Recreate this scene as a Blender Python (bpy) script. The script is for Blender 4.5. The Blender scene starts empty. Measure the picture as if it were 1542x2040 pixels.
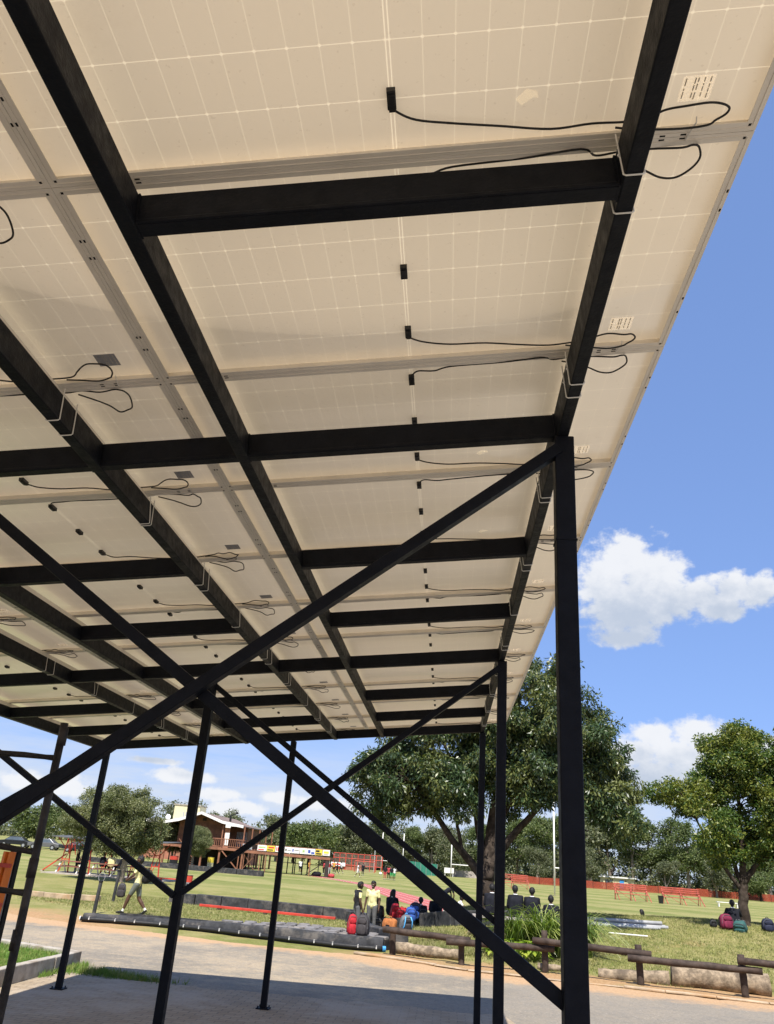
import bpy, bmesh, math, random
import numpy as np
from mathutils import Vector, Matrix
R = math.radians
C = bpy.context.scene.collection
SC = bpy.context.scene

# ---------------------------------------------------------------- camera, sky, sun, exposure
CAM_H = 1.88
cam_data = bpy.data.cameras.new('camera'); cam = bpy.data.objects.new('camera', cam_data); C.objects.link(cam)
YAW, PITCH, ROLL = -0.10013, 0.41464, 0.0775
fwd = Vector((math.sin(YAW)*math.cos(PITCH), math.cos(YAW)*math.cos(PITCH), math.sin(PITCH)))
r0 = Vector((math.cos(YAW), -math.sin(YAW), 0)); u0 = r0.cross(fwd)
rt = r0*math.cos(ROLL) + u0*math.sin(ROLL); up = -r0*math.sin(ROLL) + u0*math.cos(ROLL)
cam.matrix_world = Matrix(((rt.x, up.x, -fwd.x, 0), (rt.y, up.y, -fwd.y, 0), (rt.z, up.z, -fwd.z, CAM_H), (0, 0, 0, 1)))
cam_data.sensor_fit = 'HORIZONTAL'; cam_data.sensor_width = 36; cam_data.lens = 36*1572.3/1542
cam_data.clip_start = 0.05; cam_data.clip_end = 4000
SC.camera = cam

SUN_DIR = Vector((0.02, 0.62, -1.0)).normalized()      # the way the light travels
SUN_EL = math.asin(-SUN_DIR.z)
sun_data = bpy.data.lights.new('sun', 'SUN'); sun_data.energy = 4.2; sun_data.angle = R(0.53); sun_data.color = (1.0, 0.945, 0.86)
sun = bpy.data.objects.new('sun', sun_data); C.objects.link(sun)
sun.rotation_euler = SUN_DIR.to_track_quat('-Z', 'Y').to_euler(); sun.location = (0, -20, 40)

SC.view_settings.view_transform = 'Standard'; SC.view_settings.look = 'None'
SC.view_settings.gamma = 1.0; SC.view_settings.exposure = 0.9; SC.view_settings.use_curve_mapping = False
SC.cycles.max_bounces = 8; SC.cycles.diffuse_bounces = 5; SC.cycles.transparent_max_bounces = 8
SC.cycles.use_denoising = True

# ---- node helper
class NT:
    def __init__(s, tree): s.t = tree; s.n = tree.nodes; s.l = tree.links
    def new(s, typ, **kw):
        n = s.n.new(typ)
        for k, v in kw.items(): setattr(n, k, v)
        return n
    def put(s, sock, v):
        if v is None: return
        if isinstance(v, bpy.types.NodeSocket): s.l.new(v, sock)
        else: sock.default_value = v
    def math(s, op, a, b=None, c=None, clamp=False):
        n = s.new('ShaderNodeMath', operation=op); n.use_clamp = clamp
        s.put(n.inputs[0], a); s.put(n.inputs[1], b); s.put(n.inputs[2], c)
        return n.outputs[0]
    def vmath(s, op, a, b=None, out=0):
        n = s.new('ShaderNodeVectorMath', operation=op); s.put(n.inputs[0], a); s.put(n.inputs[1], b)
        return n.outputs[out]
    def mix(s, f, a, b, blend='MIX'):
        n = s.new('ShaderNodeMix', data_type='RGBA', blend_type=blend); n.clamp_factor = True
        s.put(n.inputs[0], f); s.put(n.inputs[6], col4(a)); s.put(n.inputs[7], col4(b))
        return n.outputs[2]
    def noise(s, vec, scale, detail=4, rough=0.55, dist=0.0, out=0):
        n = s.new('ShaderNodeTexNoise'); s.put(n.inputs['Vector'], vec)
        n.inputs['Scale'].default_value = scale; n.inputs['Detail'].default_value = detail
        n.inputs['Roughness'].default_value = rough; n.inputs['Distortion'].default_value = dist
        return n.outputs[out]
    def step(s, x, a, b):                     # smoothstep a..b -> 0..1
        n = s.new('ShaderNodeMapRange', interpolation_type='SMOOTHSTEP')
        s.put(n.inputs[0], x); n.inputs[1].default_value = a; n.inputs[2].default_value = b
        return n.outputs[0]
    def lerp(s, x, a, b, c, d):
        n = s.new('ShaderNodeMapRange'); s.put(n.inputs[0], x)
        for i, v in enumerate((a, b, c, d)): n.inputs[1+i].default_value = v
        return n.outputs[0]
    def xyz(s, v):
        n = s.new('ShaderNodeSeparateXYZ'); s.put(n.inputs[0], v); return n.outputs
    def comb(s, x, y, z):
        n = s.new('ShaderNodeCombineXYZ')
        for i, v in enumerate((x, y, z)): s.put(n.inputs[i], v)
        return n.outputs[0]
def col4(v):
    return (*v, 1.0) if isinstance(v, (tuple, list)) and len(v) == 3 else v

# ---- world: clear sky plus cumulus clouds laid out by compass direction
world = bpy.data.worlds.new('World'); SC.world = world; world.use_nodes = True
wt = NT(world.node_tree); wt.n.clear()
sky = wt.new('ShaderNodeTexSky', sky_type='NISHITA'); sky.sun_disc = False
sky.sun_elevation = SUN_EL; sky.sun_rotation = R(180); sky.altitude = 1500; sky.air_density = 1.0; sky.dust_density = 0.9; sky.ozone_density = 1.6
SKY_STRENGTH = 0.085
# (azimuth from +Y to the right, elevation, half width, half height) in radians
CLOUDS = [(0.217, 0.367, 0.037, 0.03), (0.188, 0.334, 0.034, 0.033), (0.243, 0.339, 0.048, 0.036), (0.211, 0.3, 0.052, 0.036), (0.265, 0.311, 0.044, 0.027), (0.307, 0.315, 0.032, 0.02), (0.339, 0.322, 0.031, 0.02),
          (0.368, 0.315, 0.027, 0.02), (0.328, 0.297, 0.028, 0.014), (0.209, 0.267, 0.039, 0.011), (0.29, 0.156, 0.035, 0.021), (0.237, 0.155, 0.025, 0.014), (0.219, 0.135, 0.031, 0.02),
          (0.269, 0.133, 0.043, 0.019), (0.334, 0.148, 0.021, 0.015), (0.235, 0.11, 0.05, 0.022), (0.304, 0.113, 0.058, 0.021), (0.363, 0.133, 0.03, 0.021), (-0.25, 0.043, 0.035, 0.009), (-0.275, 0.055, 0.029, 0.008),
          (-0.319, 0.073, 0.034, 0.008), (-0.199, 0.058, 0.026, 0.008), (-0.355, 0.087, 0.028, 0.004), (-0.463, 0.051, 0.062, 0.011), (-0.151, 0.056, 0.036, 0.008)]
tc = wt.new('ShaderNodeTexCoord'); X, Y, Z = wt.xyz(tc.outputs['Generated'])
azw = wt.math('ARCTAN2', X, Y); elw = wt.math('ARCSINE', Z); pv = wt.comb(azw, elw, 0.0)
acc = None
for (a, e, ha, he) in CLOUDS:
    n = wt.new('ShaderNodeVectorMath', operation='MULTIPLY_ADD'); wt.put(n.inputs[0], pv)
    n.inputs[1].default_value = (1/ha, 1/he, 0); n.inputs[2].default_value = (-a/ha, -e/he, 0)
    d = wt.vmath('LENGTH', n.outputs[0], out='Value')
    acc = d if acc is None else wt.math('SMOOTH_MIN', acc, d, 0.25)
acc = wt.math('MINIMUM', acc, 2.4)
wob = wt.noise(wt.vmath('MULTIPLY', pv, (1.0, 1.3, 0)), 38, 7, 0.6)
wob2 = wt.noise(pv, 14, 2, 0.5)
elsew = wt.math('MULTIPLY', wt.step(wt.math('ABSOLUTE', azw), 0.55, 0.9), wt.step(elw, 1.1, 0.5))      # scattered clouds round the rest of the sky
acc = wt.math('SUBTRACT', acc, wt.math('MULTIPLY', elsew, wt.math('MULTIPLY', wob2, 2.5)))
d0 = wt.math('ADD', wt.math('SUBTRACT', 1.0, acc), wt.math('ADD', wt.math('MULTIPLY', wt.math('SUBTRACT', wob, 0.5), 2.0), wt.math('MULTIPLY', wt.math('SUBTRACT', wob2, 0.5), 0.7)))
cover = wt.step(d0, -0.25, 0.35)
hi = wt.step(elw, 0.265, 0.37); lo = wt.step(elw, 0.085, 0.17); isup = wt.step(elw, 0.215, 0.225)
hh = wt.math('ADD', wt.math('MULTIPLY', hi, isup), wt.math('MULTIPLY', lo, wt.math('SUBTRACT', 1.0, isup)))
hh = wt.math('MAXIMUM', hh, wt.step(elw, 0.10, 0.06))
light = wt.math('ADD', wt.math('MULTIPLY', hh, 0.75), wt.math('ADD', wt.math('MULTIPLY', wt.math('SUBTRACT', wob, 0.5), 1.3), wt.math('MULTIPLY', wt.math('SUBTRACT', 0.6, d0), 0.22)))
ccol = wt.mix(wt.step(light, 0.0, 0.75), (3.5, 3.95, 4.7), (5.75, 5.85, 6.05))
gam = wt.new('ShaderNodeGamma'); wt.put(gam.inputs[0], sky.outputs[0]); gam.inputs[1].default_value = 0.38
skyc = wt.vmath('MULTIPLY', gam.outputs[0], (1.37, 1.91, 3.15))
low = wt.step(elw, 0.17, 0.03)                                             # thin bright cloud low over the horizon
streak = wt.noise(wt.vmath('MULTIPLY', pv, (5.0, 34.0, 0)), 1.6, 4, 0.6)
c1 = wt.mix(wt.math('MULTIPLY', wt.math('MULTIPLY', low, wt.step(streak, 0.1, 0.65)), 0.95), skyc, (4.5, 4.9, 5.55))
c2 = wt.mix(wt.math('MULTIPLY', cover, 0.95), c1, ccol)
world.cycles.sampling_method = 'MANUAL'; world.cycles.sample_map_resolution = 512
bg = wt.new('ShaderNodeBackground'); wt.put(bg.inputs[0], c2); bg.inputs[1].default_value = SKY_STRENGTH
wo = wt.new('ShaderNodeOutputWorld'); wt.l.new(bg.outputs[0], wo.inputs[0])

# ---------------------------------------------------------------- materials
MATS = {}
def material(name):
    m = bpy.data.materials.new(name); m.use_nodes = True; t = NT(m.node_tree)
    b = t.n['Principled BSDF']; MATS[name] = m
    return m, t, b
def simple(name, colr, rough=0.6, metal=0.0, var=0.25, scale=6.0, bump=0.0, bscale=60.0, spec=0.4, dirt=None, dscale=3.0, damt=0.5):
    """colour broken up by noise, roughness by noise, optional relief and dirt in patches"""
    m, t, b = material(name); tc = t.new('ShaderNodeTexCoord'); P = tc.outputs['Object']
    n = t.noise(P, scale, 5, 0.6)
    dark = tuple(c*(1-var) for c in colr); lite = tuple(min(1, c*(1+var)) for c in colr)
    c = t.mix(t.step(n, 0.3, 0.7), dark, lite)
    if dirt: c = t.mix(t.math('MULTIPLY', t.step(t.noise(P, dscale, 6, 0.65), 0.48, 0.68), damt), c, dirt)
    t.put(b.inputs['Base Color'], c)
    t.put(b.inputs['Roughness'], t.lerp(t.noise(P, scale*2.3, 3), 0.3, 0.7, max(0.02, rough-0.1), min(1, rough+0.1)))
    b.inputs['Metallic'].default_value = metal; b.inputs['Specular IOR Level'].default_value = spec
    if bump:
        bn = t.new('ShaderNodeBump'); bn.inputs['Strength'].default_value = bump; bn.inputs['Distance'].default_value = 0.01
        t.put(bn.inputs['Height'], t.noise(P, bscale, 4, 0.6)); t.put(b.inputs['Normal'], bn.outputs[0])
    return m

# ---------------------------------------------------------------- mesh building
class MB:
    def __init__(s): s.v = []; s.f = []; s.mi = []; s.cur = 0; s.sm = []; s.smooth = False
    def add(s, vs, fs):
        o = len(s.v); s.v += [tuple(v) for v in vs]
        for f in fs: s.f.append([i+o for i in f]); s.mi.append(s.cur); s.sm.append(s.smooth)
        return s
    def hexa(s, c8): return s.add(c8, [(0,3,2,1), (4,5,6,7), (0,1,5,4), (1,2,6,5), (2,3,7,6), (3,0,4,7)])
    def box(s, x0, x1, y0, y1, z0, z1):
        return s.hexa([(x0,y0,z0),(x1,y0,z0),(x1,y1,z0),(x0,y1,z0),(x0,y0,z1),(x1,y0,z1),(x1,y1,z1),(x0,y1,z1)])
    def bar(s, p0, p1, w, h, upv=(0, 0, 1), bev=0.0):
        """straight bar of section w (sideways) by h (along upv)"""
        p0, p1 = Vector(p0), Vector(p1); d = (p1-p0).normalized(); u = Vector(upv); u = (u - d*u.dot(d))
        if u.length < 1e-4: u = Vector((1, 0, 0)); u = u - d*u.dot(d)
        u.normalize(); r = d.cross(u)
        if not bev:
            sec = [(-w/2, -h/2), (w/2, -h/2), (w/2, h/2), (-w/2, h/2)]
        else:
            b = bev; sec = [(-w/2+b, -h/2), (w/2-b, -h/2), (w/2, -h/2+b), (w/2, h/2-b), (w/2-b, h/2), (-w/2+b, h/2), (-w/2, h/2-b), (-w/2, -h/2+b)]
        k = len(sec); vs = [p + r*a + u*c for p in (p0, p1) for a, c in sec]
        fs = [(i, (i+1) % k, k+(i+1) % k, k+i) for i in range(k)] + [tuple(range(k-1, -1, -1)), tuple(range(k, 2*k))]
        return s.add(vs, fs)
    def tube(s, pts, rad, seg=8, caps=True, closed=False):
        pts = [Vector(p) for p in pts]; n = len(pts); rads = rad if isinstance(rad, (list, tuple)) else [rad]*n
        tang = []
        for i in range(n):
            a = pts[(i-1) % n] if closed else pts[max(0, i-1)]; b = pts[(i+1) % n] if closed else pts[min(n-1, i+1)]
            d = b-a; tang.append(d.normalized() if d.length > 1e-9 else Vector((0, 0, 1)))
        u = tang[0].orthogonal().normalized(); vs = []
        for i in range(n):
            u = (u - tang[i]*u.dot(tang[i]))
            if u.length < 1e-6: u = tang[i].orthogonal()
            u.normalize(); w = tang[i].cross(u)
            for k in range(seg):
                a = 2*math.pi*k/seg; vs.append(pts[i] + (u*math.cos(a)+w*math.sin(a))*rads[i])
        fs = []
        for i in range(n if closed else n-1):
            j = (i+1) % n
            for k in range(seg): fs.append((i*seg+k, i*seg+(k+1) % seg, j*seg+(k+1) % seg, j*seg+k))
        if caps and not closed: fs += [tuple(range(seg-1, -1, -1)), tuple(range((n-1)*seg, n*seg))]
        return s.add(vs, fs)
    def lathe(s, prof, c=(0, 0, 0), seg=16):
        vs = []; k = len(prof)
        for (r, z) in prof:
            for i in range(seg): a = 2*math.pi*i/seg; vs.append((c[0]+r*math.cos(a), c[1]+r*math.sin(a), c[2]+z))
        fs = [(j*seg+i, j*seg+(i+1) % seg, (j+1)*seg+(i+1) % seg, (j+1)*seg+i) for j in range(k-1) for i in range(seg)]
        fs += [tuple(range(seg-1, -1, -1)), tuple(range((k-1)*seg, k*seg))]
        return s.add(vs, fs)
    def blob(s, c, r, seg=10, rings=7, rnd=None, amp=0.0):
        r = (r, r, r) if not isinstance(r, (tuple, list)) else r; vs = [(c[0], c[1], c[2]-r[2])]
        for j in range(1, rings):
            ph = -math.pi/2 + math.pi*j/rings
            for i in range(seg):
                a = 2*math.pi*i/seg; k = 1 + (rnd.uniform(-amp, amp) if rnd else 0)
                vs.append((c[0]+r[0]*math.cos(ph)*math.cos(a)*k, c[1]+r[1]*math.cos(ph)*math.sin(a)*k, c[2]+r[2]*math.sin(ph)*k))
        vs.append((c[0], c[1], c[2]+r[2])); top = len(vs)-1; fs = []
        for i in range(seg):
            fs.append((0, 1+(i+1) % seg, 1+i)); fs.append((top, 1+(rings-2)*seg+i, 1+(rings-2)*seg+(i+1) % seg))
        for j in range(rings-2):
            for i in range(seg): fs.append((1+j*seg+i, 1+j*seg+(i+1) % seg, 1+(j+1)*seg+(i+1) % seg, 1+(j+1)*seg+i))
        return s.add(vs, fs)
    def prism(s, poly, z0, z1):
        k = len(poly); vs = [(x, y, z0) for x, y in poly] + [(x, y, z1) for x, y in poly]
        return s.add(vs, [tuple(range(k-1, -1, -1)), tuple(range(k, 2*k))] + [(i, (i+1) % k, k+(i+1) % k, k+i) for i in range(k)])
    def mesh(s, name):
        me = bpy.data.meshes.new(name); me.from_pydata(s.v, [], s.f)
        me.polygons.foreach_set('material_index', s.mi); me.polygons.foreach_set('use_smooth', s.sm); me.update()
        return me
    def build(s, name, mats, parent=None, bevel=0.0, smooth=None):
        if smooth is not None: s.sm = [smooth]*len(s.sm)
        me = s.mesh(name)
        for m in (mats if isinstance(mats, (list, tuple)) else [mats]): me.materials.append(m)
        o = bpy.data.objects.new(name, me); C.objects.link(o)
        if parent: o.parent = parent
        if bevel:
            b = o.modifiers.new('edge', 'BEVEL'); b.width = bevel; b.segments = 2; b.limit_method = 'ANGLE'
        return o
def tag(o, label=None, cat=None, group=None, kind=None):
    for k, v in (('label', label), ('category', cat), ('group', group), ('kind', kind)):
        if v: o[k] = v
    return o
def thing(name, label, cat, loc=(0, 0, 0), rz=0.0, group=None):
    o = bpy.data.objects.new(name, None); C.objects.link(o); o.location = loc; o.rotation_euler = (0, 0, rz)
    o.empty_display_size = 0.2
    return tag(o, label, cat, group)
def put(name, me, parent=None, loc=(0, 0, 0), rz=0.0):
    o = bpy.data.objects.new(name, me); C.objects.link(o); o.location = loc; o.rotation_euler = (0, 0, rz)
    if parent: o.parent = parent
    return o
def dup(root, loc=None, rz=None, label=None, group=None):
    r = root.copy(); C.objects.link(r)
    if loc is not None: r.location = loc
    if rz is not None: r.rotation_euler = (0, 0, rz)
    if label: r['label'] = label
    if group: r['group'] = group
    for ch in root.children:
        c = ch.copy(); C.objects.link(c); c.parent = r
        for gch in ch.children:
            d = gch.copy(); C.objects.link(d); d.parent = c
    return r
def smoothpath(pts, n=6):
    """Catmull-Rom through the points"""
    P = [Vector(p) for p in pts]; P = [P[0]*2-P[1]] + P + [P[-1]*2-P[-2]]; out = []
    for i in range(1, len(P)-2):
        for k in range(n):
            t = k/n; a, b, c, d = P[i-1], P[i], P[i+1], P[i+2]
            out.append(0.5*((2*b) + (c-a)*t + (2*a-5*b+4*c-d)*t*t + (3*b-a-3*c+d)*t**3))
    out.append(P[-2]); return out
def sstep(x, a, b):
    t = max(0.0, min(1.0, (x-a)/(b-a))); return t*t*(3-2*t)
ORD = ['first', 'second', 'third', 'fourth', 'fifth', 'sixth', 'seventh', 'eighth', 'ninth', 'tenth', 'eleventh', 'twelfth', 'thirteenth', 'fourteenth', 'fifteenth', 'sixteenth']
# ================================================================ large structure: ground, road, paving
def mound(x, y):
    return (0.78+0.12*sstep(x, 4.0, 9.0))*sstep(x, -1.8, 1.4)*sstep(y, 18.9, 28.0)*(1-sstep(y, 28.6, 38.0))
def gz(x, y): return mound(x, y)
# far edge of the road, left to right
ROAD_FAR = [(-60, 34.0), (-30, 27.0), (-16, 23.2), (-11.1, 21.5), (-10.1, 21.0), (-8.66, 20.35), (-6.64, 19.9), (-4.66, 19.35), (-3.0, 19.1), (-1.8, 19.05), (-0.8, 18.6), (0.5, 17.75), (2.7, 17.5), (4.15, 17.2), (5.9, 16.9), (12, 15.7), (30, 12.4), (60, 6.5)]
def far_edge(x):
    for (a, b), (c, d) in zip(ROAD_FAR, ROAD_FAR[1:]):
        if a <= x <= c: return b + (d-b)*(x-a)/(c-a)
    return 20.0

def ground_material():
    m, t, b = material('lawn'); tc = t.new('ShaderNodeTexCoord'); P = tc.outputs['Object']; X, Y, Z = t.xyz(P)
    n1 = t.noise(P, 0.16, 6, 0.6); n2 = t.noise(P, 1.3, 6, 0.65); n3 = t.noise(P, 14, 4, 0.7); n4 = t.noise(P, 55, 3, 0.7)
    c = t.mix(t.step(n1, 0.35, 0.65), (0.175, 0.19, 0.05), (0.28, 0.26, 0.095))
    c = t.mix(t.math('MULTIPLY', t.step(n2, 0.42, 0.66), 0.6), c, (0.36, 0.30, 0.14))
    # mown bands across the playing field
    big = t.noise(P, 0.035, 4, 0.6)
    bandn = t.math('ADD', t.math('MULTIPLY', Y, 0.085), t.math('ADD', t.math('MULTIPLY', X, 0.02), t.math('ADD', t.math('MULTIPLY', n1, 1.6), t.math('MULTIPLY', big, 3.0))))
    band = t.step(t.math('SINE', t.math('MULTIPLY', bandn, 6.283)), -0.9, 0.9)
    field = t.math('MULTIPLY', t.step(Y, 38, 46), t.step(Y, 400, 250))
    c = t.mix(t.math('MULTIPLY', t.math('MULTIPLY', band, field), 0.5), c, (0.125, 0.175, 0.04))
    c = t.mix(t.math('MULTIPLY', t.math('MULTIPLY', t.math('SUBTRACT', 1.0, band), field), 0.35), c, (0.36, 0.33, 0.15))
    c = t.mix(t.math('MULTIPLY', t.step(n3, 0.4, 0.7), 0.45), c, (0.08, 0.1, 0.025))
    c = t.mix(t.math('MULTIPLY', t.step(n4, 0.5, 0.8), 0.35), c, (0.4, 0.36, 0.19))
    # bare orange soil beside the road
    geo_r = t.math('SUBTRACT', t.math('ADD', Y, t.math('MULTIPLY', X, 0.17)), 18.0)             # right: distance beyond the road edge
    wob = t.math('MULTIPLY', t.math('SUBTRACT', t.noise(P, 0.9, 6, 0.7), 0.5), 2.6)
    soil_r = t.math('MULTIPLY', t.step(t.math('ADD', geo_r, wob), 2.0, 1.1), t.step(X, -3.0, -1.0))
    geo_l = t.math('ADD', t.math('ADD', Y, t.math('MULTIPLY', X, 0.36)), -17.6)
    soil_l = t.math('MULTIPLY', t.step(t.math('ADD', geo_l, t.math('MULTIPLY', wob, 1.5)), 2.5, 0.7), t.step(X, -6.4, -8.2))
    soil = t.math('MAXIMUM', soil_r, soil_l)
    near = t.step(Y, 18.8, 17.2); soil = t.math('MAXIMUM', soil, near)
    patch = t.math('MULTIPLY', t.step(t.noise(P, 0.55, 5, 0.6), 0.6, 0.72), t.math('MULTIPLY', t.step(Y, 30, 27), 0.6))
    scol = t.mix(t.step(n3, 0.3, 0.7), (0.34, 0.195, 0.095), (0.48, 0.31, 0.17))
    scol = t.mix(t.math('MULTIPLY', t.step(n2, 0.5, 0.7), 0.6), scol, (0.26, 0.23, 0.11))
    c = t.mix(t.math('MAXIMUM', t.math('MULTIPLY', soil, 0.95), patch), c, scol)
    t.put(b.inputs['Base Color'], c); b.inputs['Roughness'].default_value = 0.95; b.inputs['Specular IOR Level'].default_value = 0.1
    bn = t.new('ShaderNodeBump'); bn.inputs['Strength'].default_value = 0.7; bn.inputs['Distance'].default_value = 0.03
    t.put(bn.inputs['Height'], t.math('ADD', n3, n4)); t.put(b.inputs['Normal'], bn.outputs[0])
    return m
def axis(lo, hi, step, far, k=1.22):
    a = list(np.arange(lo, hi+1e-6, step)); s = step; x = hi
    while x < far: s *= k; x += s; a.append(x)
    s = step; x = lo; pre = []
    while x > -far: s *= k; x -= s; pre.append(x)
    return pre[::-1] + a
gx = axis(-13, 14, 0.45, 2500); gy = axis(14, 40, 0.45, 2500)
rnd = random.Random(3); mb = MB()
for y in gy:
    for x in gx:
        z = mound(x, y)
        if 16 < y < 40 and abs(x) < 14: z += rnd.uniform(-0.012, 0.012)*(1 if y > far_edge(x)+0.4 else 0)
        if y < far_edge(max(-59, min(59, x)))+0.1: z -= 0.02
        mb.v.append((x, y, z))
nx = len(gx)
for j in range(len(gy)-1):
    for i in range(nx-1): mb.f.append([j*nx+i, j*nx+i+1, (j+1)*nx+i+1, (j+1)*nx+i]); mb.mi.append(0); mb.sm.append(True)
tag(mb.build('ground', ground_material()), kind='structure')

def road_material():
    m, t, b = material('road_asphalt'); tc = t.new('ShaderNodeTexCoord'); P = tc.outputs['Object']; X, Y, Z = t.xyz(P)
    n1 = t.noise(P, 0.35, 5, 0.6); n2 = t.noise(P, 3.5, 6, 0.7); n3 = t.noise(P, 17, 5, 0.75); v = t.new('ShaderNodeTexVoronoi'); t.put(v.inputs['Vector'], P); v.inputs['Scale'].default_value = 17
    c = t.mix(t.step(n1, 0.35, 0.65), (0.205, 0.18, 0.143), (0.27, 0.235, 0.18))
    sandy = t.math('MULTIPLY', t.step(t.math('ADD', t.math('MULTIPLY', n2, 0.6), t.math('MULTIPLY', n1, 0.6)), 0.5, 0.72), 0.8)
    c = t.mix(sandy, c, (0.38, 0.30, 0.20))
    gs = t.math('ADD', t.math('ADD', Y, t.math('MULTIPLY', X, 0.17)), t.math('ADD', t.math('MULTIPLY', t.math('SUBTRACT', n2, 0.5), 1.6), t.math('MULTIPLY', t.math('SUBTRACT', n1, 0.5), 1.2)))
    gs = t.math('ADD', gs, t.math('MULTIPLY', t.step(X, -2.6, -0.6), 0.95))
    edge = t.math('MULTIPLY', t.step(gs, 17.6, 18.35), 0.9)
    smooth = t.math('MULTIPLY', t.step(t.math('ADD', X, t.math('MULTIPLY', Y, -0.55)), -8.6, -7.4), t.step(n1, 0.3, 0.5))   # newer, smoother asphalt at the right
    c = t.mix(t.math('MULTIPLY', smooth, 0.7), c, (0.218, 0.197, 0.166))
    c = t.mix(t.math('MULTIPLY', t.step(n3, 0.48, 0.72), 0.7), c, (0.12, 0.108, 0.095))
    c = t.mix(t.math('MULTIPLY', t.step(v.outputs[0], 0.30, 0.05), 0.5), c, (0.45, 0.40, 0.33))
    cr = t.new('ShaderNodeTexVoronoi', feature='DISTANCE_TO_EDGE'); t.put(cr.inputs['Vector'], t.vmath('ADD', P, t.noise(P, 1.2, 4, 0.6, out=1))); cr.inputs['Scale'].default_value = 0.3
    c = t.mix(t.math('MULTIPLY', t.step(cr.outputs[0], 0.006, 0.001), 0.3), c, (0.13, 0.12, 0.11))
    c = t.mix(edge, c, t.mix(t.step(n3, 0.3, 0.7), (0.38, 0.225, 0.115), (0.50, 0.335, 0.19)))     # sand washed over the edge
    t.put(b.inputs['Base Color'], c); b.inputs['Roughness'].default_value = 0.9; b.inputs['Specular IOR Level'].default_value = 0.25
    bn = t.new('ShaderNodeBump'); bn.inputs['Strength'].default_value = 0.8; bn.inputs['Distance'].default_value = 0.012
    t.put(bn.inputs['Height'], t.math('ADD', n3, t.math('MULTIPLY', v.outputs[0], 0.7))); t.put(b.inputs['Normal'], bn.outputs[0])
    return m
rnd = random.Random(5); mb = MB(); xs = sorted(set([p[0] for p in ROAD_FAR] + list(np.arange(-12, 12, 0.2))))
vs = []
for x in xs: vs.append((x, -40, 0.004)); vs.append((x, far_edge(x)+rnd.uniform(-0.07, 0.07), 0.004))
mb.add(vs, [(2*i, 2*i+2, 2*i+3, 2*i+1) for i in range(len(xs)-1)])
tag(mb.build('road', road_material()), kind='structure')

def paving_material():
    m, t, b = material('paving'); tc = t.new('ShaderNodeTexCoord'); P = tc.outputs['Object']
    br = t.new('ShaderNodeTexBrick'); t.put(br.inputs['Vector'], P); br.inputs['Scale'].default_value = 1.0
    br.inputs['Brick Width'].default_value = 0.22; br.inputs['Row Height'].default_value = 0.11; br.inputs['Mortar Size'].default_value = 0.006; br.inputs['Mortar Smooth'].default_value = 0.4
    br.inputs['Color1'].default_value = (0.30, 0.235, 0.16, 1); br.inputs['Color2'].default_value = (0.37, 0.295, 0.205, 1); br.inputs['Mortar'].default_value = (0.17, 0.14, 0.12, 1)
    n1 = t.noise(P, 0.55, 6, 0.65); n2 = t.noise(P, 3.0, 5, 0.7); n3 = t.noise(P, 45, 4, 0.7)
    c = t.mix(t.math('MULTIPLY', t.step(n1, 0.45, 0.62), 0.75), br.outputs[0], (0.40, 0.335, 0.26))     # pale cement wash
    c = t.mix(t.math('MULTIPLY', t.step(n2, 0.55, 0.75), 0.6), c, (0.35, 0.235, 0.155))                   # blown-in soil
    c = t.mix(t.math('MULTIPLY', t.step(n3, 0.55, 0.8), 0.5), c, (0.1, 0.09, 0.085))
    t.put(b.inputs['Base Color'], c); b.inputs['Roughness'].default_value = 0.9; b.inputs['Specular IOR Level'].default_value = 0.2
    bn = t.new('ShaderNodeBump'); bn.inputs['Strength'].default_value = 0.8; bn.inputs['Distance'].default_value = 0.01
    t.put(bn.inputs['Height'], t.math('ADD', br.outputs[1], t.math('MULTIPLY', n3, 0.6))); t.put(b.inputs['Normal'], bn.outputs[0])
    return m
mb = MB(); rnd = random.Random(8); pv = [(-5.75, -40), (1.0, -40)]; n = 40
pv += [(1.0+rnd.uniform(-.05, .05), y) for y in np.linspace(-5, 12.5, 12)] + [(x, 13.05+rnd.uniform(-.1, .1)) for x in np.linspace(0.9, -5.7, 36)]
mb.add([(x, y, 0.009) for x, y in pv], [tuple(range(len(pv)))])
tag(mb.build('paving', paving_material()), kind='structure')

# ================================================================ the carport
TH = 0.10611; H0 = CAM_H + 1.92755
def RS(s, n, y): return Vector((s*math.cos(TH) + n*math.sin(TH), y, H0 + s*math.sin(TH) - n*math.cos(TH)))
M_STEEL = simple('black_steel', (0.0058, 0.0072, 0.0115), 0.55, 0.0, 0.2, 9, 0.2, 90, 0.15, (0.010, 0.0115, 0.0145), 2.2, 0.3)
M_ALU = simple('aluminium', (0.80, 0.755, 0.68), 0.5, 0.08, 0.06, 4, 0, 60, 0.5)
M_BLACK = simple('black_plastic', (0.012, 0.012, 0.013), 0.45, 0, 0.3, 20)
M_TIE = simple('white_nylon', (0.75, 0.74, 0.70), 0.5, 0, 0.05)
M_HOLE = simple('dark_slot', (0.01, 0.01, 0.01), 0.9)
def glow_sheet(name, c, tc_):      # see-through plus added diffuse colour, so paper and tape look more brightly lit
    m, t, b = material(name); b.inputs['Roughness'].default_value = 0.6; t.put(b.inputs['Base Color'], col4(c))
    tr = t.new('ShaderNodeBsdfTransparent'); tr.inputs[0].default_value = col4(tc_); mx = t.new('ShaderNodeAddShader')
    t.l.new(b.outputs[0], mx.inputs[0]); t.l.new(tr.outputs[0], mx.inputs[1]); t.l.new(mx.outputs[0], t.n['Material Output'].inputs[0]); return m
M_STICK = glow_sheet('paper_sticker', (0.20, 0.195, 0.18), (0.88, 0.88, 0.88))
M_STICKG = simple('silver_sticker', (0.33, 0.34, 0.37), 0.35, 0.2, 0.1, 30)
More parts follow.
